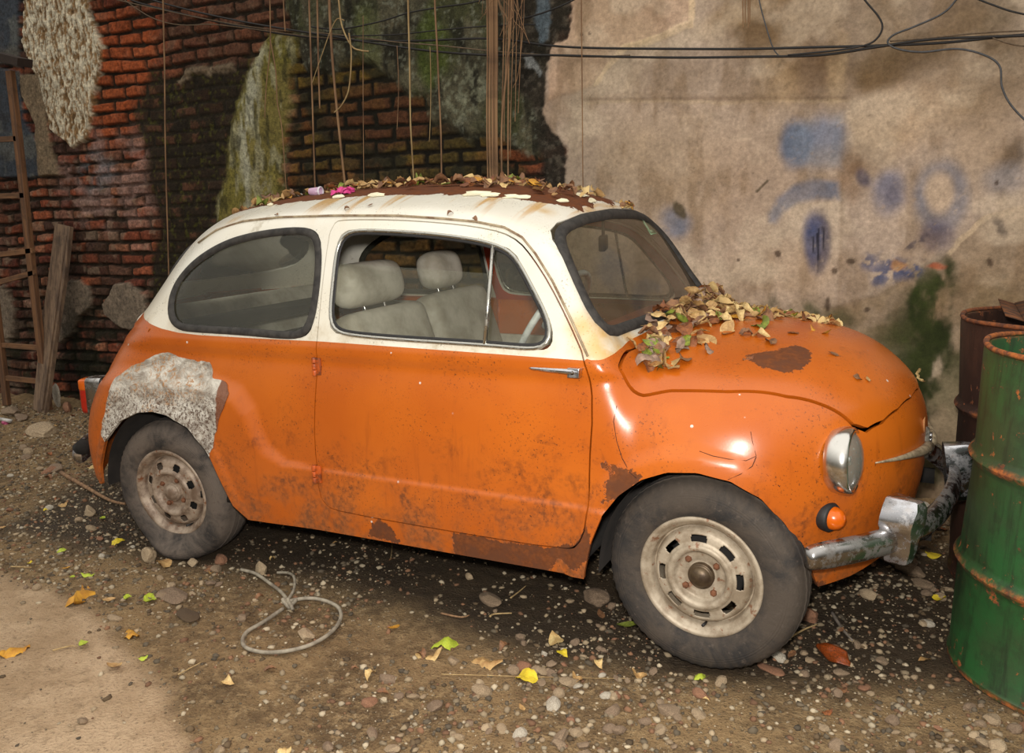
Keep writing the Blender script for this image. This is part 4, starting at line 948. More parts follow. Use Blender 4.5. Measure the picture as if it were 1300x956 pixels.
# ------------------------------------------------------------------ ground
def gheight(x,y):
    h=.022*(fbm(x*2.2,y*2.2,1,4)-.5)+.010*(fbm(x*9,y*9,2,3)-.5)+.010*(fbm(x*40,y*40,3,3)-.5)
    sl=slabmask(x,y); h=h*(1-.9*sl)+.004*sl
    under=sstep(.35,.0,np.hypot((x-2.0)/1.,(y+.57)/.6))+sstep(.35,.0,np.hypot(x,(y+.57)/.6)); h=h-.010*np.clip(under,0,1)
    h=h+.08*sstep(.82,1.02,y)*fbm(x*5,y*5,2,3)
    return h-.006
SLAB=[tuple(on_z(*p)[:2]) for p in((-160,715),(0,728),(62,742),(110,775),(150,815),(196,868),(230,920),(300,1100),(-600,1300),(-900,800))]
def slabmask(x,y): return sstep(.05,-.05,sdpoly(x+.10*(fbm(x*6,y*6,0,4)-.5),y+.10*(fbm(x*6,y*6,3,4)-.5),SLAB))
def build_ground():
    xs=np.concatenate([np.arange(-5.4,-3.6,.06),np.arange(-3.6,3.4,.0125),np.arange(3.4,5.4,.06)]); ys=np.concatenate([np.arange(-3.6,-1.9,.05),np.arange(-1.9,1.06,.0125)])
    X,Y=np.meshgrid(xs,ys,indexing='ij'); x=X.ravel();y=Y.ravel();n=len(x)
    z=gheight(x,y); sl=slabmask(x,y)
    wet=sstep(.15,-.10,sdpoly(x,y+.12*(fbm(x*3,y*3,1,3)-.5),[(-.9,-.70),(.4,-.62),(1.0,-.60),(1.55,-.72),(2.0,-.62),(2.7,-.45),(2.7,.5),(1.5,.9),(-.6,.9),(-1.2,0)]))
    me=bpy.data.meshes.new('ground'); I=np.arange(n).reshape(len(xs),len(ys)); F=np.stack([I[:-1,:-1].ravel(),I[1:,:-1].ravel(),I[1:,1:].ravel(),I[:-1,1:].ravel()],1)
    me.vertices.add(n); me.vertices.foreach_set('co',np.stack([x,y,z],1).ravel().astype(np.float32)); me.loops.add(F.size); me.loops.foreach_set('vertex_index',F.ravel().astype(np.int32)); me.polygons.add(len(F)); me.polygons.foreach_set('loop_start',(np.arange(len(F))*4).astype(np.int32)); me.polygons.foreach_set('use_smooth',np.ones(len(F),bool)); me.update(); me.validate()
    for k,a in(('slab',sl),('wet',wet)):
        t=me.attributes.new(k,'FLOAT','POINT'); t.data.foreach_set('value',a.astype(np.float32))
    m=N('damp_dirt'); a=m.noise(3,8,.7); b=m.noise(26,6,.7); c_=m.noise(120,4,.65)
    c=m.mix(m.step(a,.38,.62),lin((144,117,82)),lin((100,79,54))); c=m.mix(m.step(b,.45,.68),c,lin((156,130,94))); c=m.mix(m.math('MULTIPLY',m.step(c_,.55,.68),.7),c,lin((44,34,24)))
    g=m.math('MULTIPLY',m.step(m.noise(75,4,.7),.60,.66),m.step(a,.40,.56)); c=m.mix(m.math('MULTIPLY',g,.5),c,lin((168,152,124)))
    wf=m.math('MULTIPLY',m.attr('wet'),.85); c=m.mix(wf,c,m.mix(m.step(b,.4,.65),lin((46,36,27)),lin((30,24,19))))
    sc=m.mix(m.step(a,.35,.65),lin((196,168,136)),lin((168,140,108))); sc=m.mix(m.math('MULTIPLY',m.step(b,.5,.7),.5),sc,lin((120,98,72))); sc=m.mix(m.math('MULTIPLY',m.step(c_,.58,.66),.5),sc,lin((92,76,58)))
    c=m.mix(m.attr('slab'),c,sc)
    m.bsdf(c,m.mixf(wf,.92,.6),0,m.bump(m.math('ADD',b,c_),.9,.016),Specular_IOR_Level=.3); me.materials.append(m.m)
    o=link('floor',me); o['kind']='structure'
build_ground()
# ------------------------------------------------------------------ barrels
def drum_mat(name,base,b2,rust_amt,rusty=False):
    m=N(name); x,y,z=m.sep(); a=m.noise(3,7,.68); b=m.noise(16,6,.7); st=m.noise(1.,5,.65,stretch=(30,30,3))
    c=m.mix(m.step(a,.35,.62),lin(base),lin(b2)); c=m.mix(m.math('MULTIPLY',m.step(b,.45,.65),.5),c,lin((34,48,28)) if not rusty else lin((40,26,20)))
    c=m.mix(m.math('MULTIPLY',m.step(st,.50,.66),.55),c,lin((30,34,22)) if not rusty else lin((30,20,16)))
    hoop=m.math('MINIMUM',m.math('ABSOLUTE',m.math('SUBTRACT',z,.580)),m.math('MINIMUM',m.math('ABSOLUTE',m.math('SUBTRACT',z,.288)),m.math('MINIMUM',m.math('ABSOLUTE',m.math('SUBTRACT',z,.875)),m.math('ABSOLUTE',z))))
    r=m.math('MAXIMUM',m.math('MULTIPLY',m.step(hoop,.016,.002),m.step(b,.38,.56)),m.step(m.math('MULTIPLY_ADD',m.step(hoop,.12,.0),.07,m.noise(24,6,.72)),.64,.69))
    r=m.math('MAXIMUM',r,m.math('MULTIPLY',m.step(z,.866,.872),m.step(b,.2,.4)))
    rc=m.mix(m.step(m.noise(40,5,.7),.38,.62),lin((168,92,36)),lin((92,50,30)))
    c=m.mix(m.math('MULTIPLY',r,rust_amt),c,rc)
    m.bsdf(c,m.mixf(r,.50,.9),0,m.bump(m.math('ADD',b,r),.25,.004)); return m.m
GREEN=drum_mat('green_drum_paint',(36,82,40),(48,66,38),.95); BROWN=drum_mat('rusted_brown_steel',(66,42,32),(46,30,25),.55,True)
def drum(name,label,cat,loc,mat,lean=(0,0)):
    root=empty(name,loc,(lean[0],lean[1],0)); tag(root,label,cat)
    R=.286; pr=[(.0,.022),(R-.02,.020),(R-.006,.016),(R-.004,.0),(R+.003,-.002),(R+.005,.012),(R,.020)]
    for zc in(.288,.580):
        pr+=[(R,zc-.030),(R+.002,zc-.020),(R+.012,zc-.006),(R+.0145,zc),(R+.012,zc+.006),(R+.002,zc+.020),(R,zc+.030)]
    pr+=[(R,.85),(R-.001,.866)]
    pi=[(R-.004,.86)]+[(R-.004,.6),(R-.004,.03),(0,.028)]
    V=G().lathe(pr+pi,96,'z'); 
    V.V=[(x+.004*math.sin(3*math.atan2(y,x)+9*z)*(1 if z>.05 else 0),y+.003*math.sin(7*z+2*math.atan2(y,x)),z) for x,y,z in V.V]
    V.build('drum_shell',mat,root,auto=40)
    rim=[];g=G()
    for k in range(96):
        a=2*PI*k/96; r=R+.003+.004*math.sin(3*a+7.7); rim.append((r*math.cos(a),r*math.sin(a),.872+.002*math.sin(5*a)))
    g.tube(rim,.0075,8,closed=True).build('rolled_rim',mat,root)
    return root
drum('oil_drum','open green steel oil drum with rusty rolled rim, right in front of the car','drum',(2.893,-.243,-.004),GREEN,lean=(0,math.radians(3.2)))
dd=drum('oil_drum','dark brown rusted-through steel drum standing behind the green one against the wall','drum',(2.895,.395,-.004),BROWN)
g=G()
for k in range(9): g.box((.02+.05*k-.2,-.02+.01*k,.884+.004*(k%2)),(.03,.22,.0015),Matrix.Rotation(.3*(-1)**k,3,'Y'))
sc=g.build('corrugated_scrap',simple('rusty_sheet',(120,72,38),.85,.2,scale=20,dark=(60,42,32)),None); sc.location=(2.93,.42,.006); tag(sc,'crumpled corrugated rusty sheet lying over the top of the dark rusted drum','metal sheet')
# ------------------------------------------------------------------ ladder and plank
def wood_mat(name,a,b,c_,sc=(40,40,2.5),rough=.85):
    m=N(name); n=m.noise(1.,6,.7,stretch=sc); n2=m.noise(9,5,.7); c=m.mix(m.step(n,.36,.64),lin(a),lin(b)); c=m.mix(m.math('MULTIPLY',m.step(n2,.5,.72),.6),c,lin(c_))
    m.bsdf(c,rough,0,m.bump(n,.6,.004)); return m.m
LW=wood_mat('ladder_wood',(122,84,52),(84,56,36),(50,38,28)); LWX=wood_mat('rung_wood',(126,88,56),(88,60,38),(52,40,30),(3,40,40)); PW=wood_mat('grey_plank_wood',(128,104,82),(86,68,54),(56,44,36))
lad=empty('wooden_ladder',(-2.95,.80,0)); tag(lad,'brown wooden ladder standing against the brick wall at the left edge','ladder')
def board(A,B,w,t,name,mat,parent,n=10,wob=.0,face=(0,-1,0),ends=None):
    """plank from A to B, width w (profile list or number), thickness t"""
    A=Vector(A);B=Vector(B); d=(B-A).normalized(); f=Vector(face); s=d.cross(f).normalized(); f=s.cross(d).normalized(); g=G();V=[]
    for i in range(n+1):
        k=i/n; c=A.lerp(B,k); ww=(w(k) if callable(w) else w)/2; o=wob*math.sin(9*k+1)
        c=c+s*o
        V+=[c-s*ww-f*t/2,c+s*ww-f*t/2,c+s*ww+f*t/2,c-s*ww+f*t/2]
    F=[(i*4+k,i*4+(k+1)%4,i*4+4+(k+1)%4,i*4+4+k) for i in range(n) for k in range(4)]+[(3,2,1,0),(n*4,n*4+1,n*4+2,n*4+3)]
    g.add(V,F); return g.build(name,mat,parent,smooth=False,bevel=.002)
def loc_(p,o): return (p[0]-o[0],p[1]-o[1],p[2]-o[2])
LO=(-2.95,.80,0)
a=on_y(13,90,.80); b=on_y(48,405,.80); dirv=(b-a)/(b[2]-a[2]); foot=a+dirv*(0.0-a[2]); foot2=foot
board(loc_(foot,LO),loc_(a,LO),.055,.032,'stile',LW,lad,wob=.004); 
board(loc_(foot+np.array([-.44,0,0]),LO),loc_(a+np.array([-.40,0,0]),LO),.055,.032,'stile',LW,lad,wob=.004)
for (x1,y1),(x0,y0) in(((22,176),(0,177)),((32,248),(0,249)),((42,318),(0,323)),((44,346),(0,358))):
    A=on_y(x1,y1,.795);B=on_y(x0,y0,.795); B=A+(B-A)*(.43/abs(B[0]-A[0])); board(loc_(A,LO),loc_(B,LO),.034,.022,'rung',LWX,lad,n=4)
A=on_y(32,80,.79);B=on_y(0,72,.79); B=A+(B-A)*(.50/abs(B[0]-A[0])); board(loc_(A,LO),loc_(B,LO),.05,.10,'top_board',simple('dark_board',(50,36,28),.9,scale=20),lad,n=4)
for k in(.55,.25):
    A=foot+(a-foot)*k*.35; board(loc_(A,LO),loc_(A+np.array([-.43,0,0]),LO),.034,.022,'rung',LWX,lad,n=4)
T=on_y(82,286,.93); Bm=on_z(51,522,.0); pl=empty('plank',tuple(Bm)); tag(pl,'weathered grey-brown wooden plank leaning against the brick wall beside the ladder','plank')
def pw(k): return .128+.02*k-(.028 if k>.93 else 0)*0
board((0,0,0),loc_(T,Bm),lambda k:.125+.03*math.sin(k*2.4) -(.0 if k<.9 else .0),.03,'plank_board',PW,pl,n=14,wob=.004)
board((.038,-.018,.02),loc_(T*.99+Bm*.01+np.array([.03,-.02,-.05]),Bm),.035,.012,'side_batten',PW,pl,n=8)
# ------------------------------------------------------------------ rocks and rubble
def rock_mesh(name,seed,mat,sub_=3,amp=.35,fl=.6,flat=False):
    bm=bmesh.new(); bmesh.ops.create_icosphere(bm,subdivisions=sub_,radius=1); r=np.random.default_rng(seed)
    pl_=[(Vector(r.normal(size=3)).normalized(),r.uniform(.55,.9)) for _ in range(9)]
    for v in bm.verts:
        p=v.co.copy()
        for n_,d_ in pl_:
            e=p.dot(n_)-d_
            if e>0: p-=n_*e*.92
        from mathutils import noise as mn
        p+=p.normalized()*(mn.noise(p*2.2+Vector((seed,0,0)))*.14+mn.noise(p*7+Vector((0,seed,0)))*.045)*amp*2
        v.co=p
    me=bpy.data.meshes.new(name); bm.to_mesh(me); bm.free(); me.materials.append(mat)
    me.polygons.foreach_set('use_smooth',[not flat]*len(me.polygons)); return me
STONE=[simple('stone_%s'%i,c,.9,scale=12,var=.25,bump=.4,dark=d_) for i,(c,d_) in enumerate([((160,138,110),(114,96,74)),((144,122,98),(100,82,64)),((178,156,126),(130,110,86)),((136,114,92),(94,76,60)),((146,104,78),(104,72,52)),((186,176,160),(132,120,102))])]
def gz(x,y): return float(gheight(np.array([x]),np.array([y]))[0])
def rock(px,py,wpx_,hpx,label,mi,seed,name='stone',cat='stone',depth=1.,tall=None,sub_=4,amp=.35,rotz=None,mat=None,group=None):
    c=on_z(px,py+hpx*.5,0.); depthv=(c-CAM)@CF; w=wpx_/FPX*depthv/2; h=max(hpx/FPX*depthv*.42,.006) if tall is None else tall/2
    x,y=c[0],c[1]+w*.35*depth; me=rock_mesh(name,seed,mat or STONE[mi],sub_,amp)
    o=link(name,me,None,(x,y,gz(x,y)+h*.55),(0,0,math.radians(-27)+(rotz or 0)),(w,w*.62*depth,h)); tag(o,label,cat,group); return o
rock(45,537,72,28,'large flat pale chunk of broken mortar at the foot of the leaning plank',2,3,'rubble_chunk','rubble',.9,.07)
rock(72,500,26,34,'white broken plaster lump leaning behind the foot of the plank',5,5,'plaster_lump','rubble',.4,.20,rotz=.2)
rock(83,512,26,18,'brown half brick lying beside the white plaster lump by the wall',4,8,'brick_piece','brick',.7,.08)
rock(8,518,52,16,'flat brown slab fragment against the wall behind the mortar chunk',1,12,'rubble_chunk','rubble',.8,.05)
rock(22,526,40,10,'low grey slab fragment just behind the pale mortar chunk',3,13,'rubble_chunk','rubble',.7,.04)
rock(67,590,36,16,'flat grey stone on the dirt left of the rear bumper',3,14,'stone','stone',.8,.045)
rock(110,642,30,20,'tan rounded stone on the dirt left of the rear wheel',2,15,'stone','stone',.8,.05)
rock(28,566,18,12,'small squarish grey stone below the pale mortar chunk',1,16); rock(30,578,20,9,'small brown wedge stone left of the flat grey stone',3,17)
rock(329,715,28,22,'grey-tan oval stone near the tied cable, behind its loose end',2,18,'stone','stone',.8,.05)
rock(210,745,66,26,'flat brown slab of earth-coloured stone in front of the rear wheel',1,19,'stone','stone',.9,.02,mat=STONE[3]); rock(232,768,50,34,'dark brown flat clod beside the slab in front of the rear wheel',3,20,'clod','clod',.9,.02,mat=simple('clod_earth',(84,66,46),.95))
rock(242,709,22,14,'square tan stone touching the tread of the rear wheel',2,21); rock(276,703,26,16,'brownish broken stone right of the rear wheel tread',4,22); rock(185,700,34,24,'rough tan rubble lump at left foot of the rear wheel',2,23)
rock(620,757,42,20,'smooth grey oblong stone on damp ground below the door',1,24,'stone','stone',.8,.04,amp=.15); rock(595,729,15,12,'small pale stone right under the sill of the door',2,25)
rock(757,748,50,32,'broad flat grey stone behind the left side of the front wheel',3,26,'stone','stone',1.,.05); rock(384,797,40,20,'tan flat stone inside the loop of the tied cable',2,27,'stone','stone',.8,.025); 
rock(305,780,18,14,'round brown-grey stone beside the knot of the cable',1,28); rock(1025,772,32,26,'pinkish broken brick edge touching the right of the front wheel',4,29,'brick_piece','brick',.8,.06)
rock(1130,700,70,24,'jumbled grey rubble lump under the front bumper',3,30,'rubble_chunk','rubble',.9,.05); rock(1155,718,40,20,'second grey rubble lump under the bumper, nearer the drum',1,31,'rubble_chunk','rubble',.9,.05); rock(1172,738,36,14,'flat brown stone slab between bumper and green drum',1,32,'stone','stone',.8,.03)
rock(1172,652,40,36,'pale pinkish stone block standing behind the far end of the bumper',5,33,'stone_block','stone',.5,.14)
rock(1102,748,24,18,'angular grey stone below the bumper in open dirt',2,34); rock(1176,786,22,12,'white-grey stone beside the green drum, biggest of the chips there',5,35); rock(1193,752,18,14,'round tan stone against the green drum',0,36)
rock(978,842,40,14,'flat pinkish brick chip right in front of the front tyre',4,37,'brick_piece','brick',.8,.015)
rock(690,826,12,8,'white oval pebble below the smooth grey stone',5,38,'pebble','stone')
# wet orange brick
B=on_z(1058,828); g=G(); o=rock(1058,826,56,26,'wet orange-red brick half buried in dirt before the front wheel',4,40,'brick','brick',.8,.05,mat=simple('wet_brick',(150,66,22),.35,scale=14,dark=(70,40,18),var=.4))
# ------------------------------------------------------------------ tied cable on the ground
g=G(); CM=simple('grey_cable_sheath',(158,148,130),.7,scale=30,dark=(116,106,92))
def gp(px,py,h=.010): q=on_z(px,py,0.); return (q[0],q[1],gz(q[0],q[1])+h)
def smooth_path(P,n=8,closed=False):
    P=[np.array(p) for p in P]; Q=[]; m=len(P)
    for i in range(m if closed else m-1):
        p0,p1,p2,p3=(P[(i-1)%m],P[i],P[(i+1)%m],P[(i+2)%m]) if closed else (P[max(i-1,0)],P[i],P[i+1],P[min(i+2,m-1)])
        for k in range(n):
            t=k/n; Q.append(.5*((2*p1)+(-p0+p2)*t+(2*p0-5*p1+4*p2-p3)*t*t+(-p0+3*p1-3*p2+p3)*t**3))
    if not closed: Q.append(P[-1])
    return [tuple(q) for q in Q]
cab=empty('cable_loop',gp(368,768,0)); tag(cab,'grey electric cable tied in a loop with a knot on the dirt','cable'); CO=cab.location
def lc(P): return [(p[0]-CO[0],p[1]-CO[1],p[2]-CO[2]) for p in P]
G().tube(lc(smooth_path([gp(360,775,.016),gp(335,790,.01),gp(314,803,.01),gp(308,815,.01),gp(314,825,.01),gp(335,830,.011),gp(365,829,.011),gp(395,820,.012),gp(420,803,.012),gp(432,785,.014),gp(430,772,.016),gp(415,765,.020),gp(395,763,.024),gp(372,768,.026),gp(362,772,.02)])),.0062,8).build('loop',CM,cab)
G().tube(lc(smooth_path([gp(306,725,.012),gp(325,731,.014),gp(345,745,.018),gp(358,758,.025),gp(368,772,.028),gp(372,778,.02)])),.0060,8).build('loose_end',CM,cab)
G().tube(lc(smooth_path([gp(352,725,.006),gp(366,731,.02),gp(374,742,.034),gp(374,757,.034),gp(366,770,.03)])),.0048,8).build('loose_end',CM,cab)
KC=Vector(gp(368,770,.022))-CO; G().tube([tuple(KC+Vector((.020*math.cos(t)+.004*math.sin(3*t),.014*math.sin(t),.010*math.sin(2*t+.6)))) for t in np.linspace(0,4*PI,44)[:-1]],.0062,8).build('knot',CM,cab)
# ------------------------------------------------------------------ hanging wires
WB=simple('black_wire_sheath',(34,30,28),.6,scale=60); WT=simple('tan_wire_sheath',(112,92,70),.7,scale=60); WG=simple('grey_wire_sheath',(78,78,80),.6,scale=60)
def wire(pts,r,mat,label,y=.93,cat='wire',name='wire',group=None,wob=0.,rad=None):
    P=smooth_path([tuple(on_y(a,b,y-(.012*i%.03)*wob)) for i,(a,b) in enumerate(pts)],7); c=Vector(P[0])
    g=G().tube([tuple(Vector(p)-c) for p in P],r if rad is None else list(np.linspace(rad[0],rad[1],len(P))),6); o=g.build(name,mat,None); o.location=c; tag(o,label,cat,group); return o
wire([(-60,-40),(120,-14),(178,4),(250,22),(345,41),(425,50),(520,52),(620,49),(700,58),(760,61),(860,62),(950,62),(1030,60),(1110,58),(1200,54),(1300,44),(1500,30),(1900,10),(2600,-20)],.0050,WB,'black wire, upper one of the long pair sagging across the whole wall',.945)
wire([(-60,-60),(130,-24),(200,2),(300,26),(420,46),(470,54),(540,64),(620,70),(700,70),(780,72),(870,73),(950,72),(1040,70),(1110,60),(1180,50),(1250,47),(1400,42),(1900,30),(2600,10)],.0050,WB,'black wire, lower one of the long pair crossing in front of the plaster',.93)
wire([(-60,-50),(150,0),(200,11),(260,24),(340,37),(420,43),(500,53),(560,58),(640,66),(740,72),(800,70)],.0030,WT,'tan wire running with the black bundle over the brick and root side',.942)
wire([(120,-30),(175,12),(205,27),(235,32),(270,31),(330,38),(400,47),(450,49)],.0028,WT,'thin tan wire drooping in a shallow curve over the orange bricks',.942)
wire([(395,34),(430,37),(480,28),(520,16),(560,9),(600,3),(660,-12)],.0038,WB,'black wire rising to the right behind the middle roots',.940)
wire([(420,46),(500,44),(560,38),(620,33),(680,31)],.0030,WB,'thin black wire slanting up to the thick root bundle',.938)
wire([(656,26),(690,16),(720,4),(745,-10)],.0040,WB,'short black wire above the dark rotten render, right of the root bundle',.95)
wire([(1085,-20),(1098,0),(1116,22),(1120,36),(1112,50),(1096,58),(1060,64),(1000,70)],.0036,WB,'black wire dropping in a hook onto the main pair',.92)
wire([(1225,-20),(1212,2),(1195,18),(1160,34),(1135,44),(1127,54),(1140,62),(1170,66),(1215,62),(1250,70),(1269,84),(1272,110),(1284,134),(1310,160),(1350,190),(1450,200),(1600,150),(1900,60)],.0036,WG,'grey wire looping down the plaster to the right edge',.925)
wire([(1225,-8),(1260,6),(1300,18),(1420,40),(1700,60),(2200,40)],.0034,WB,'black wire crossing the top right corner',.94)
wire([(960,-20),(966,10),(975,42),(982,62),(990,72)],.0026,WG,'thin grey wire dropping vertically onto the main pair',.945)
wire([(1130,52),(1180,48),(1240,42),(1300,39),(1500,34),(2000,20)],.0026,WT,'tan wire lying along the pair near the right edge',.915)
wire([(1260,48),(1285,56),(1310,58),(1350,50)],.0022,WT,'thin tan wire end curling under the pair at the right edge',.91)
# ------------------------------------------------------------------ aerial roots
RT=wood_mat('root_bark',(150,116,82),(112,82,58),(80,60,44),(60,60,3)); RP=wood_mat('pale_root_bark',(176,150,104),(140,112,74),(100,80,56),(60,60,3))
def root(pts,r,mat,label,y=.90,group=None,r1=None):
    return wire(pts,r,mat,label,y,'root','hanging_root',group,rad=(r,r1 or r*.7))
root([(206,-60),(207,0),(209,90),(210,190),(213,300),(216,420)],.0052,RT,'long straight brown root hanging in front of the dark moss, left of the car')
root([(416,-60),(418,0),(421,60),(425,110),(431,170),(438,234),(446,300)],.0080,RT,'thickest single brown root left of the roof centre, slanting slightly')
root([(392,-60),(393,20),(396,110),(400,237),(404,300)],.0055,RT,'straight brown root left of the thickest single root')
root([(402,-60),(403,10),(404,70),(406,138)],.0060,RT,'blunt brown root ending halfway down beside the thickest one',.91)
root([(424,-60),(430,0),(434,32),(446,58),(458,64),(468,65)],.0052,RP,'pale root curling out to the right at wire height',.88)
root([(443,42),(446,70),(443,112),(434,133),(424,143)],.0046,RP,'pale root bent back like a hook across the thickest root',.87)
root([(437,26),(428,24),(420,38),(412,60),(405,80),(396,106)],.0028,RP,'thin pale root crossing diagonally between two brown roots',.885)
root([(461,20),(461,120),(462,234),(463,280)],.0022,RT,'hair-thin root between the thickest root and the pale straight one')
root([(517,-60),(518,0),(520,80),(521,150),(523,190),(526,240),(529,290)],.0052,RP,'long pale straight root above the middle of the roof')
root([(552,-60),(552,0),(555,60),(557,110),(560,180),(561,290)],.0056,RT,'greyish brown root right of the pale straight one')
root([(546,60),(547,110),(546,160),(545,180)],.0022,RP,'thin pale rootlet ending in mid air beside the greyish root')
root([(504,58),(506,110),(504,165)],.0022,RT,'thin brown rootlet left of the long pale straight root')
root([(342,-60),(343,20),(343,60),(338,110),(336,150)],.0036,RT,'short brown root over the mossy render, forking left')
root([(343,50),(350,90),(352,130),(358,165),(364,250)],.0034,RT,'short brown root over the mossy render, forking right',.89)
root([(359,-60),(360,0),(362,40)],.0045,RT,'stub of brown root at the top above the mossy render')
root([(738,-60),(738,0),(739,110),(740,232),(741,280)],.0032,RT,'thin pinkish root hanging over the edge of the smooth plaster')
for k,xx in enumerate((618.5,621.5,624.5,627.5,630.5,622,626,629)):
    root([(xx-1,-60),(xx,0),(xx+.5,70),(xx+random.uniform(-1,1),150),(xx+1,228),(xx+2,300)],.0058,RT,'straight brown strand in the thick root bundle behind the roof',.90-.012*(k%3),'strands of the thick root bundle')
for k,(x0,x1,ye,r) in enumerate(((640,637,226,.004),(649,637,228,.0065),(646,645,228,.006),(652,648,200,.0028),(656,654,150,.0025),(662,658,140,.0022),(643,640,180,.0028),(665,652,110,.002))):
    root([(x0,-60),(x0,20),(x0*.5+x1*.5,90),(x1,min(ye,160)),(x1,ye)],r,RT,'loose brown strand just right of the thick root bundle',.905-.01*(k%2),'loose strands beside the thick root bundle')
for k in range(16):
    a=random.uniform(628,664); b=random.uniform(-20,50); P=[(a,b-40)]
    for j in range(3): P.append((P[-1][0]+random.uniform(-12,12),P[-1][1]+random.uniform(12,30)))
    root(P,.0018,RT,'fine wiry rootlet in the tangle at the top of the root bundle',.89-.01*(k%4),'wiry rootlets at the top of the bundle')
for k,xx in enumerate((943,946,950,952)):
    root([(xx,-60),(xx,5),(xx+(.5-k*.3),36-6*(k%2))],.0030,RT,'short straw-coloured root tip hanging from above the plaster, top centre right',.95,'short root tips over the plaster')
# twigs on the dirt
def twig(pts,r,label,mat=RP,h=.008): 
    P=smooth_path([gp(a,b,h) for a,b in pts],5); c=Vector(P[0]); o=G().tube([tuple(Vector(p)-c) for p in P],list(np.linspace(r,r*.5,len(P))),6).build('twig',mat,None); o.location=c; tag(o,label,'twig'); return o
twig([(78,603),(110,622),(140,638),(160,644)],.011,'thick dry twig pointing at the rear wheel',RT,.015); twig([(1056,776),(1068,795),(1082,812)],.006,'grey stick lying beside the wet orange brick',simple('grey_stick',(132,120,108),.8))
twig([(648,760),(658,753),(668,746)],.003,'thin pale stick right of the smooth grey stone'); twig([(560,855),(640,858),(720,860),(800,862)],.0016,'long straw stalk along the bottom edge of the dirt',RP,.006)
twig([(995,812),(1020,800),(1038,792)],.004,'bent pale twig right of the front tyre'); twig([(560,779),(585,783),(596,780)],.004,'short reddish twig below the door',RT); twig([(14,722),(40,721)],.003,'straw bit at the edge of the pale sandy patch'); twig([(67,828),(90,822),(98,824)],.003,'small grey twig on the pale sandy patch')
twig([(664,858),(694,845)],.002,'straw bit beside the yellow leaf near the bottom edge'); twig([(622,783),(628,779),(650,778)],.004,'short pale stick in front of the door'); twig([(496,712),(498,690),(493,668)],.0016,'dry grass stalk standing before the sill'); twig([(226,858),(258,842)],.002,'thin pale straw lower left of the cable loop')
# tap-like thing left, and litter
o=G().tube([(0,0,0),(-.12,.0,.004)],.012,10).build('pipe_stub',simple('white_pipe',(196,192,186),.5),None); q=gp(14,537,.02); o.location=q; tag(o,'short white pipe end at the left edge beside the mortar chunk','pipe')
rag=rock(4,530,24,12,'crumpled pink wrapper at the left edge by the wall',0,60,'wrapper','wrapper',.6,.03,mat=simple('pink_plastic',(176,70,110),.5))
# ------------------------------------------------------------------ leaves
def leaf_mesh(seed,mat,curl,ln=1.,wd=.38,ser=.06):
    r=np.random.default_rng(seed); nu,nv=9,5; V=[];c1,c2,tw=r.uniform(-1,1)*curl,r.uniform(.3,1)*curl*random.choice((-1,1)),r.uniform(-.8,.8)*curl
    for i in range(nu):
        u=i/(nu-1); w=wd*(math.sin(PI*u**.8)**.8)*(1+ser*r.uniform(-1,1))+.004
        for j in range(nv):
            v=(j/(nv-1)-.5)*2
            x=(u-.5)*ln; y=w*v; z=c1*.30*(math.cos((u-.5)*PI)-.6)+c2*.55*(abs(v)**1.5)*w+.05*curl*r.uniform(-1,1)
            a=tw*(u-.5)*1.6; y,z=y*math.cos(a)-z*math.sin(a),y*math.sin(a)+z*math.cos(a); V.append((x,y,z))
    F=[(i*nv+j,(i+1)*nv+j,(i+1)*nv+j+1,i*nv+j+1) for i in range(nu-1) for j in range(nv-1)]
    # stalk
    b=len(V); x0=-.5*ln; k=V[nv//2]; V+=[(k[0],-.008,k[2]),(k[0],.008,k[2]),(k[0]-.28,.004,k[2]+.04*curl),(k[0]-.28,-.004,k[2]+.04*curl)]; F.append((b,b+1,b+2,b+3))
    return mesh('leaf',V,F,mat,True)
def leafmat(name,a,b,rough=.65,tr=.15):
    m=N(name); n=m.noise(4,5,.65); v=m.math('ABSOLUTE',m.sep()[1]); c=m.mix(m.step(n,.35,.65),lin(a),lin(b)); c=m.mix(m.step(v,.02,.006,.0,.35),c,tuple(x*.6 for x in lin(b)))
    m.bsdf(c,rough,0,m.bump(n,.3,.02)); return m.m
LM={'tan':leafmat('tan_leaf',(190,154,100),(156,118,72)),'straw':leafmat('straw_leaf',(214,186,128),(182,146,92)),'brown':leafmat('brown_leaf',(140,98,64),(104,72,50)),'rust':leafmat('rust_leaf',(148,88,44),(108,62,36)),
 'green':leafmat('olive_leaf',(140,150,50),(104,112,44)),'mauve':leafmat('mauve_brown_leaf',(158,128,108),(122,98,82)),'yellow':leafmat('yellow_leaf',(214,190,40),(190,164,40)),'lime':leafmat('lime_leaf',(176,188,56),(150,164,48)),'ochre':leafmat('ochre_leaf',(204,150,44),(176,120,40))}
LMESH={k:[leaf_mesh(100*i+j,LM[k],c,wd=w) for j,(c,w) in enumerate(((.9,.30),(1.4,.34),(.5,.26),(1.8,.30)))] for i,k in enumerate(LM)}
def put_leaf(p,nrm,size,kind,label,cat='leaf',group=None,tilt=.4,name='dry_leaf',var=None,spin=None):
    me=LMESH[kind][random.randrange(4) if var is None else var]
    q=Vector(nrm).normalized().to_track_quat('Z','Y').to_matrix()@Matrix.Rotation(random.uniform(0,2*PI) if spin is None else spin,3,'Z')@Matrix.Rotation(random.uniform(-tilt,tilt),3,'X')@Matrix.Rotation(random.uniform(-tilt,tilt),3,'Y')
    o=link(name,me,None); o.rotation_euler=q.to_euler(); o.location=tuple(p); o.scale=(size,size,size); tag(o,label,cat,group); return o
def wchoice(d): 
    r=random.random()*sum(d.values())
    for k,v in d.items():
        r-=v
        if r<=0: return k
    return k
HEAP={'tan':4,'straw':3,'brown':4,'rust':2.5,'green':2,'mauve':3}
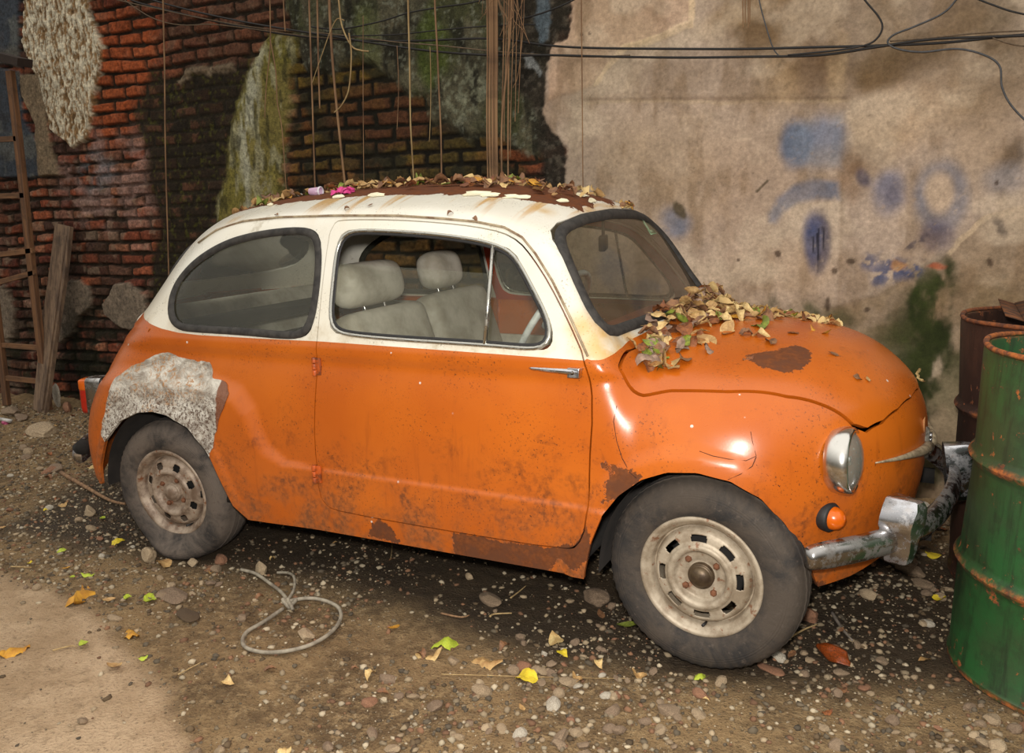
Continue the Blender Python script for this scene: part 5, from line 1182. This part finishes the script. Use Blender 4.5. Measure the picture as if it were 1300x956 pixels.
# heap in the cowl at the foot of the windscreen, spilling over the bonnet
n=0;ii=0
while n<170 and ii<5000:
    ii+=1; t=random.random(); y=-.50+ .98*t
    xc=1.775+.02*math.sin(y*9); spread=.045+.12*max(0,1-abs((y+.02)/.50))
    x=xc+abs(random.gauss(0,1))*spread*.9; 
    if x>2.12: continue
    thick=.055*math.exp(-((x-xc)/.10)**2)*(.4+.6*min(1,(y+.5)/.25))
    z0,nn=skin_z(x,y); 
    if z0[2]<.7: continue
    h=.006+random.random()*max(thick,.004); lift=.02 if x<1.78 else 0
    put_leaf(np.array([x,y,z0[2]*1.0 if x>1.74 else .90])+np.array([0,0,h+lift]),nn if x>1.76 else (0,0,1),random.uniform(.045,.082),wchoice(HEAP),'dry curled leaf in the heap at the foot of the windscreen',group='dry leaves heaped between windscreen and bonnet',tilt=.7); n+=1
def on_skin(px,py): return hitpx(px,py)
for px,py,k,s,lb in((965,429,'straw',.055,'pale leaf on the bonnet just above the rust patch'),(947,427,'brown',.05,'dark curled leaf left of the pale one on the bonnet'),(978,437,'brown',.055,'flat dark leaf piece right of the pale one on the bonnet'),(1008,425,'rust',.05,'small rusty leaf near the crest of the bonnet'),(950,458,'rust',.035,'small tan leaf on left edge of the bonnet rust patch'),(1057,452,'brown',.035,'stubby curled leaf on the bonnet right of the rust patch'),(1087,482,'brown',.032,'tiny dark dry stalk leaf on front slope of the bonnet'),(1100,484,'tan',.025,'tiny tan leaf scrap on front slope of the bonnet'),(890,436,'tan',.07,'tan leaf at the lower rim of the heap on the bonnet'),(800,437,'tan',.05,'leaf at the left corner of the bonnet'),(1040,423,'ochre',.06,'ochre leaf at the far crest of the bonnet'),(1166,478,'straw',.05,'straw-coloured bit on the nose edge of the bonnet')):
    p,nn=on_skin(px,py); put_leaf(p+nn*.008,nn,s,k,lb,tilt=.25)
n=0
while n<170:
    x=random.uniform(1.79,2.24); y=random.gauss(.20,.14)
    if y<(-.05 if x<1.98 else .10) or y>.50: continue
    z0,nn=skin_z(x,y); put_leaf(z0+nn*(.006+random.random()*.030*max(0,1-(x-1.79)/.45)),nn,random.uniform(.042,.075),wchoice({'tan':4,'straw':4,'brown':3,'rust':2,'green':1,'ochre':1}),'dry curled leaf strewn over the far crest of the bonnet',group='dry leaves over the far side of the bonnet',tilt=.5); n+=1
n=0
while n<105:
    x=1.765+abs(random.gauss(0,.075)); y=random.uniform(-.22,.52)
    z0,nn=skin_z(max(x,1.775),y); m_=.085*math.exp(-((x-1.79)/.09)**2)*(.45+.55*sstep(-.25,.40,np.array(y)))
    put_leaf(np.array([x,y,max(z0[2],.80)+.01+m_*random.random()**.7]),(random.uniform(-.2,.6),random.uniform(-.4,.2),1),random.uniform(.045,.08),wchoice({'tan':5,'straw':4,'brown':4,'rust':1.5,'green':1,'mauve':2}),'dry curled leaf in the heap at the foot of the windscreen',group='dry leaves heaped between windscreen and bonnet',tilt=.8); n+=1
# roof litter
RO={'tan':4,'straw':3,'brown':4,'rust':3,'ochre':1,'green':.6}
n=0
while n<230:
    x=random.uniform(-.02,1.46); y=random.gauss(-.03,.17)
    if abs(y)>.38: continue
    if y<-.20 and random.random()<.85: continue
    p,nn=skin_z(x,y,.006+random.random()*.014); put_leaf(p,nn,random.uniform(.035,.075),wchoice(RO),'dry leaf littering the rusted top of the roof',group='dry leaves scattered on the roof',tilt=.55); n+=1
for k in range(16):
    y=.10+.26*random.random(); z=1.243-.02*random.random(); p,nn=skin_x(y,1.25,.012); put_leaf(p,(0.4,0,1),random.uniform(.03,.055),wchoice(RO),'dry leaf caught on the top right corner of the windscreen seal',group='leaves on the windscreen top edge',tilt=.6)
for px,py in((470,262),(441,266),(603,279),(572,272),(352,274)):
    p,nn=on_skin(px,py); put_leaf(p+nn*.005,nn,.022,'brown','tiny dark leaf scrap on the cream roof side above the windows',group='tiny scraps on the roof side',tilt=.2)
# the 300 nearest and largest stay single leaves, what lies under and behind them is one litter
LV=[o for o in COL.objects if o.name.startswith('dry_leaf') and 'group' in o]
def seen(o):
    p=np.array(o.location); d=p-CAM; z=d@CF; n=Vector((0,0,1)); n.rotate(o.rotation_euler); v=abs(np.array(n)@d)/np.linalg.norm(d)
    return o.scale[0]/z*(.35+v)*(1.25 if p[1]<.05 else 1.)
LV.sort(key=seen,reverse=True); single=[o for o in COL.objects if o.name.startswith('dry_leaf') and 'group' not in o]
REST=LV[298-len(single):]; V=[];F=[];MI=[];mats_=list(LM.values())
for o in REST:
    R_=o.rotation_euler.to_matrix(); b=len(V); k=mats_.index(o.data.materials[0]); L_=Vector(o.location); sc_=o.scale[0]
    V+=[tuple(R_@(v.co*sc_)+L_) for v in o.data.vertices]; F+=[tuple(i+b for i in p.vertices) for p in o.data.polygons]; MI+=[k]*len(o.data.polygons)
for o in REST: bpy.data.objects.remove(o)
o=link('leaf_litter',mesh('leaf_litter',V,F,mats_,True,MI)); tag(o,'small dry leaf litter between and beneath the single leaves on bonnet and roof','leaf litter',kind='stuff')
# peeling cream paint flakes on the roof edge
FL=simple('peeled_cream_flake',(238,228,196),.6,scale=20,var=.12)
for px,py,s in((605,247,.050),(622,249,.032),(650,251,.028),(664,252,.03),(478,249,.04),(428,251,.03),(715,256,.03),(738,249,.042),(751,256,.03),(343,261,.022)):
    p,nn=on_skin(px,py); V=[];m=11
    for k in range(m):
        a=2*PI*k/m; r=s*random.uniform(.45,1.); V.append((r*math.cos(a)*1.3,r*math.sin(a)*.5,.006*max(0,math.sin(a))+.001))
    V.append((0,0,.0012)); me=mesh('paint_flake',V,[(k,(k+1)%m,m) for k in range(m)],FL,False); o=link('paint_flake',me,roof,tuple(p+nn*.002),tuple(Vector(nn).to_track_quat('Z','Y').to_matrix().to_euler()))
    mo=o.modifiers.new('s','SOLIDIFY'); mo.thickness=.0012
# pink blossom and plastic cup on the roof
p,nn=on_skin(437,246); fl=empty('pink_flower',tuple(p+nn*.012)); tag(fl,'crumpled bright pink blossom lying on the roof among the leaves','flower'); PK=simple('pink_petal',(222,66,140),.6,scale=30,var=.2)
pm=leaf_mesh(901,PK,1.6,wd=.42)
for k in range(9):
    o=link('petal',pm,fl,(.022*math.cos(k*1.1)*(1+.6*(k%2)),.016*math.sin(k*1.7),.004*(k%3)),(random.uniform(-.6,.6),random.uniform(-.6,.6),k*.9),.036)
p,nn=on_skin(395,248); cup=empty('plastic_cup',tuple(p+nn*.014)); tag(cup,'small translucent mauve plastic cup on its side on the roof beside the blossom','cup')
G().lathe([(.013,0),(.016,.045),(.0145,.045),(.0118,.002),(0,.002)],24,'x').build('cup_body',simple('mauve_plastic',(196,160,186),.35,scale=30,var=.1),cup); G().lathe([(.015,.044),(.018,.046),(.018,.050),(.015,.052)],24,'x').build('cup_rim',simple('clear_rim',(214,206,214),.3,var=.05),cup)
p,nn=on_skin(381,249); o=rock(0,0,1,1,'small white plastic lump on the roof left of the cup',5,77,'plastic_scrap','plastic scrap',sub_=2); o.location=tuple(p+nn*.006); o.scale=(.016,.011,.007); o.data.materials[0]=simple('white_plastic',(222,222,216),.4,var=.08)
# leaves on the ground: the ones that can be singled out
GL=[(100,757,'ochre',.21,'large curled ochre leaf on the dirt at the lower left'),(190,763,'lime',.085,'round lime-green leaf with a stalk, left of the brown slab'),(162,760,'lime',.055,'small green leaf left of the round lime-green one'),(112,732,'lime',.06,'lime leaf in the row above the big ochre leaf, right one'),(92,736,'lime',.04,'lime leaf in the row above the big ochre leaf, left one'),
(168,804,'ochre',.10,'ochre leaf on the dirt at the border of the sandy patch'),(106,820,'lime',.065,'narrow lime leaf on the sandy patch'),(182,836,'lime',.035,'tiny lime leaf below the ochre one'),(565,814,'lime',.11,'long bright green leaf on the dirt below the door'),(500,797,'ochre',.05,'small flat ochre leaf left of the long bright green leaf'),(714,829,'yellow',.055,'yellow-green leaf standing left of the front tyre'),(668,860,'yellow',.085,'yellow leaf at the bottom edge left of the front wheel'),(888,859,'lime',.05,'small lime leaf below the front wheel'),
(150,691,'yellow',.07,'yellow leaf lying left of the rear wheel'),(130,660,'lime',.05,'dull green leaf beside the tan stone'),(78,701,'lime',.045,'lime leaf on gravel between sandy patch and rear wheel'),(86,723,'ochre',.045,'little orange leaf below the lime leaf'),(1185,703,'yellow',.075,'bright yellow leaf under the torn bumper strip'),(145,848,'tan',.08,'greyish tan withered leaf at the edge of the sandy patch'),(18,828,'ochre',.11,'brown-ochre leaf at the left edge on the sandy patch'),
(618,840,'tan',.12,'large crinkled tan leaf on the gravel below the door'),(545,830,'straw',.10,'curled straw leaf under the long bright green one'),(705,812,'straw',.11,'pale crumpled leaf left of the front wheel gravel'),(733,862,'tan',.05,'tan leaf scrap at the bottom edge'),(1192,761,'yellow',.05,'small yellow leaf beside the green drum'),(208,717,'tan',.11,'withered brown leaf stuck under the rear tyre'),(352,745,'brown',.05,'dark leaf bit between the two loose cable ends'),(470,858,'straw',.05,'straw leaf scrap at the bottom centre left'),(812,860,'tan',.06,'tan leaf scrap under the front wheel'),(640,822,'brown',.05,'dark withered leaf scrap near the pale pebbles'),(1070,800,'brown',.04,'dark leaf bit behind the grey stick'),(330,760,'brown',.04,'brown leaf bit left of the cable knot'),(58,650,'yellow',.035,'yellow leaf speck among gravel left of the rear wheel'),(125,600,'lime',.05,'bright green leaf under the rear bumper'),(80,642,'tan',.06,'tan leaf beside the tan rounded stone'),(760,845,'straw',.05,'straw leaf scrap left of the tyre contact'),(1005,832,'brown',.05,'brown leaf bit beside the front tyre'),(118,592,'straw',.09,'papery straw leaf on the twig by the rear wheel')]
for px,py,k,s,lb in GL:
    q=on_z(px,py); put_leaf((q[0],q[1],gz(q[0],q[1])+.012),(0,0,1),s*.8,k,lb,tilt=.22,name='fallen_leaf')
put_leaf((1.75,-.48,.012),(0,0,1),.08,'green','dull teal plastic-like leaf left of the front tyre tread',tilt=.2,name='fallen_leaf')
# dry scraps strewn about
n=0
while n<90:
    x,y=random.uniform(-2.6,2.6),random.uniform(-1.55,.85)
    if slabmask(np.array([x]),np.array([y]))[0]>.5 and random.random()<.8: continue
    if np.hypot(x-2,y+.57)<.2 or np.hypot(x,y+.57)<.2 or (x-2.9)**2+(y+.25)**2<.1 or (x-2.9)**2+(y-.4)**2<.1: continue
    put_leaf((x,y,gz(x,y)+.008),(0,0,1),random.uniform(.02,.05),wchoice({'tan':3,'brown':4,'straw':2,'rust':2,'yellow':.4}),'small dry leaf scrap strewn over the dirt around the car',group='dry leaf scraps on the dirt',tilt=.3,name='leaf_scrap'); n+=1
# ------------------------------------------------------------------ pebbles: 300 largest one by one, the rest as gravel
PMESH=[rock_mesh('pebble',200+k,STONE[(0,1,3,0,2,4,1,3,0,5)[k%10]],2,.4,flat=True) for k in range(18)]
def free(x,y):
    if np.hypot((x-2)/1.0,(y+.55)/.45)<.16: return False
    if abs(x-2.0)<.06 and abs(y+.55)<.12: return False
    if abs(x)<.12 and abs(y+.55)<.12: return False
    if (x-2.913)**2+(y+.243)**2<.31**2 or (x-2.895)**2+(y-.395)**2<.31**2: return False
    return y<.93
def dens(x,y):
    a=np.array([x]);b=np.array([y]); d=fbm(a*2.1,b*2.1,2,4)[0]; d=max(0,(d-.36)*3.2)
    d*=(1-.93*slabmask(a,b)[0])
    if .9<x<2.2 and -.95<y<-.40: d*=.25 if x<1.65 else 1
    if y>-.55 and -.2<x<1.9: d*=.5
    if 1.45<x<2.1 and -1.1<y<-.60: d+=1.1
    if 2.3<x<2.75 and -.3<y<.7: d+=.6
    return min(d,1.6)
n=0
while n<300:
    q=on_z(random.uniform(-20,1320),random.uniform(540,965)); x,y=q[0]+0,q[1]
    if not free(x,y) or random.random()>dens(x,y)/1.6: continue
    s=(.0085+.016*random.random()**2.0)*(1.7 if (x<-.5 and random.random()<.6) else 1.); me=PMESH[random.randrange(18)]
    o=link('pebble',me,None,(x,y,gz(x,y)+s*.25),(random.uniform(-.4,.4),random.uniform(-.4,.4),random.uniform(0,6.3)),(s*random.uniform(.9,1.5),s,s*random.uniform(.5,.8))); tag(o,'small pale stone chip scattered on the dirt around the car','stone','loose stone chips on the dirt'); n+=1
bm=bmesh.new(); bmesh.ops.create_icosphere(bm,subdivisions=1,radius=1); bv=np.array([v.co[:] for v in bm.verts]); bf=np.array([[v.index for v in f.verts] for f in bm.faces]); bm.free()
K=50000; pts=[]; 
cx=rng.uniform(-3.6,3.0,K*4); cy=-2.1+3.0*rng.random(K*4)
dn=fbm(cx*2.1,cy*2.1,2,4); dn=(np.clip((dn-.22)*3.2,.2,1)+.35*(cx<-.2))*(1-.94*slabmask(cx,cy)); dn=np.where((cx>.9)&(cx<1.65)&(cy>-.95),dn*.3,dn); dn=np.where((cx>1.45)&(cx<2.1)&(cy<-.6)&(cy>-1.1),1.2,dn); dn=np.where((cx>2.3)&(cx<2.75)&(cy>-.3),dn+.5,dn)
ok=(rng.random(K*4)<dn)&~((np.abs(cx-2)<.10)&(np.abs(cy+.55)<.10))&~((np.abs(cx)<.12)&(np.abs(cy+.55)<.10))&(((cx-2.913)**2+(cy+.243)**2)>.3**2)&(((cx-2.895)**2+(cy-.395)**2)>.3**2)&(cy<.95)
cx=cx[ok][:K]; cy=cy[ok][:K]; k=len(cx); s=.0018+.0085*rng.random(k)**3.2
cz=gheight(cx,cy)+s*.25
A=rng.uniform(0,6.3,k); ca,sa=np.cos(A),np.sin(A); sx=rng.uniform(.8,1.5,k); sz=rng.uniform(.5,.9,k)
J=bv[None]*(1+.36*rng.uniform(-1,1,(k,12,1))); J=J*np.stack([sx,np.ones(k),sz],1)[:,None]*s[:,None,None]
Xr=J[...,0]*ca[:,None]-J[...,1]*sa[:,None]; Yr=J[...,0]*sa[:,None]+J[...,1]*ca[:,None]
V=np.stack([Xr+cx[:,None],Yr+cy[:,None],J[...,2]+cz[:,None]],-1).reshape(-1,3); F=(bf[None]+12*np.arange(k)[:,None,None]).reshape(-1,3)
me=bpy.data.meshes.new('gravel'); me.vertices.add(len(V)); me.vertices.foreach_set('co',V.ravel().astype(np.float32)); me.loops.add(F.size); me.loops.foreach_set('vertex_index',F.ravel().astype(np.int32)); me.polygons.add(len(F)); me.polygons.foreach_set('loop_start',(np.arange(len(F))*3).astype(np.int32)); me.update(); me.validate()
pal=np.array([lin(c) for c in((142,124,98),(112,98,78),(160,140,112),(92,80,64),(128,92,66),(176,160,134),(92,74,52))]); cc=np.repeat(pal[rng.integers(0,7,k)]*rng.uniform(.55,1.05,(k,1)),12,0)
t=me.attributes.new('tint','FLOAT_COLOR','POINT'); b=np.ones((len(V),4),np.float32); b[:,:3]=cc; t.data.foreach_set('color',b.ravel())
m=N('gravel_mix'); m.bsdf(m.attr('tint',True),.9,0,m.bump(m.noise(300,3),.3,.002)); me.materials.append(m.m); o=link('gravel',me); tag(o,'fine grey and tan gravel strewn over the damp dirt','gravel',kind='stuff')
WORLD=1.35; FLASH=70
# ------------------------------------------------------------------ light
w=bpy.data.worlds.new('world'); scene.world=w; w.use_nodes=True; nt=w.node_tree; nt.nodes.clear()
o=nt.nodes.new('ShaderNodeOutputWorld'); b=nt.nodes.new('ShaderNodeBackground'); tc=nt.nodes.new('ShaderNodeTexCoord'); sx=nt.nodes.new('ShaderNodeSeparateXYZ'); mr=nt.nodes.new('ShaderNodeMapRange'); mx=nt.nodes.new('ShaderNodeMix'); mx.data_type='RGBA'
nt.links.new(tc.outputs['Generated'],sx.inputs[0]); nt.links.new(sx.outputs[2],mr.inputs[0]); mr.inputs[1].default_value=.0; mr.inputs[2].default_value=.7
nt.links.new(mr.outputs[0],mx.inputs[0]); mx.inputs[6].default_value=(.10,.09,.07,1); mx.inputs[7].default_value=(1.0,.97,.90,1)
nt.links.new(mx.outputs[2],b.inputs[0]); b.inputs[1].default_value=WORLD; nt.links.new(b.outputs[0],o.inputs[0])
def area(name,loc,to,size,power,col,shape='DISK'):
    l=bpy.data.lights.new(name,'AREA'); l.shape=shape; l.size=size; l.energy=power; l.color=col
    q=bpy.data.objects.new(name,l); COL.objects.link(q); q.location=loc; q.rotation_euler=(Vector(to)-Vector(loc)).to_track_quat('-Z','Y').to_euler(); return q
area('camera_flash',tuple(CAM+CU*.13-CR*.02+CF*.02),(1.0,.2,.6),.10,FLASH,(1.,.97,.91))
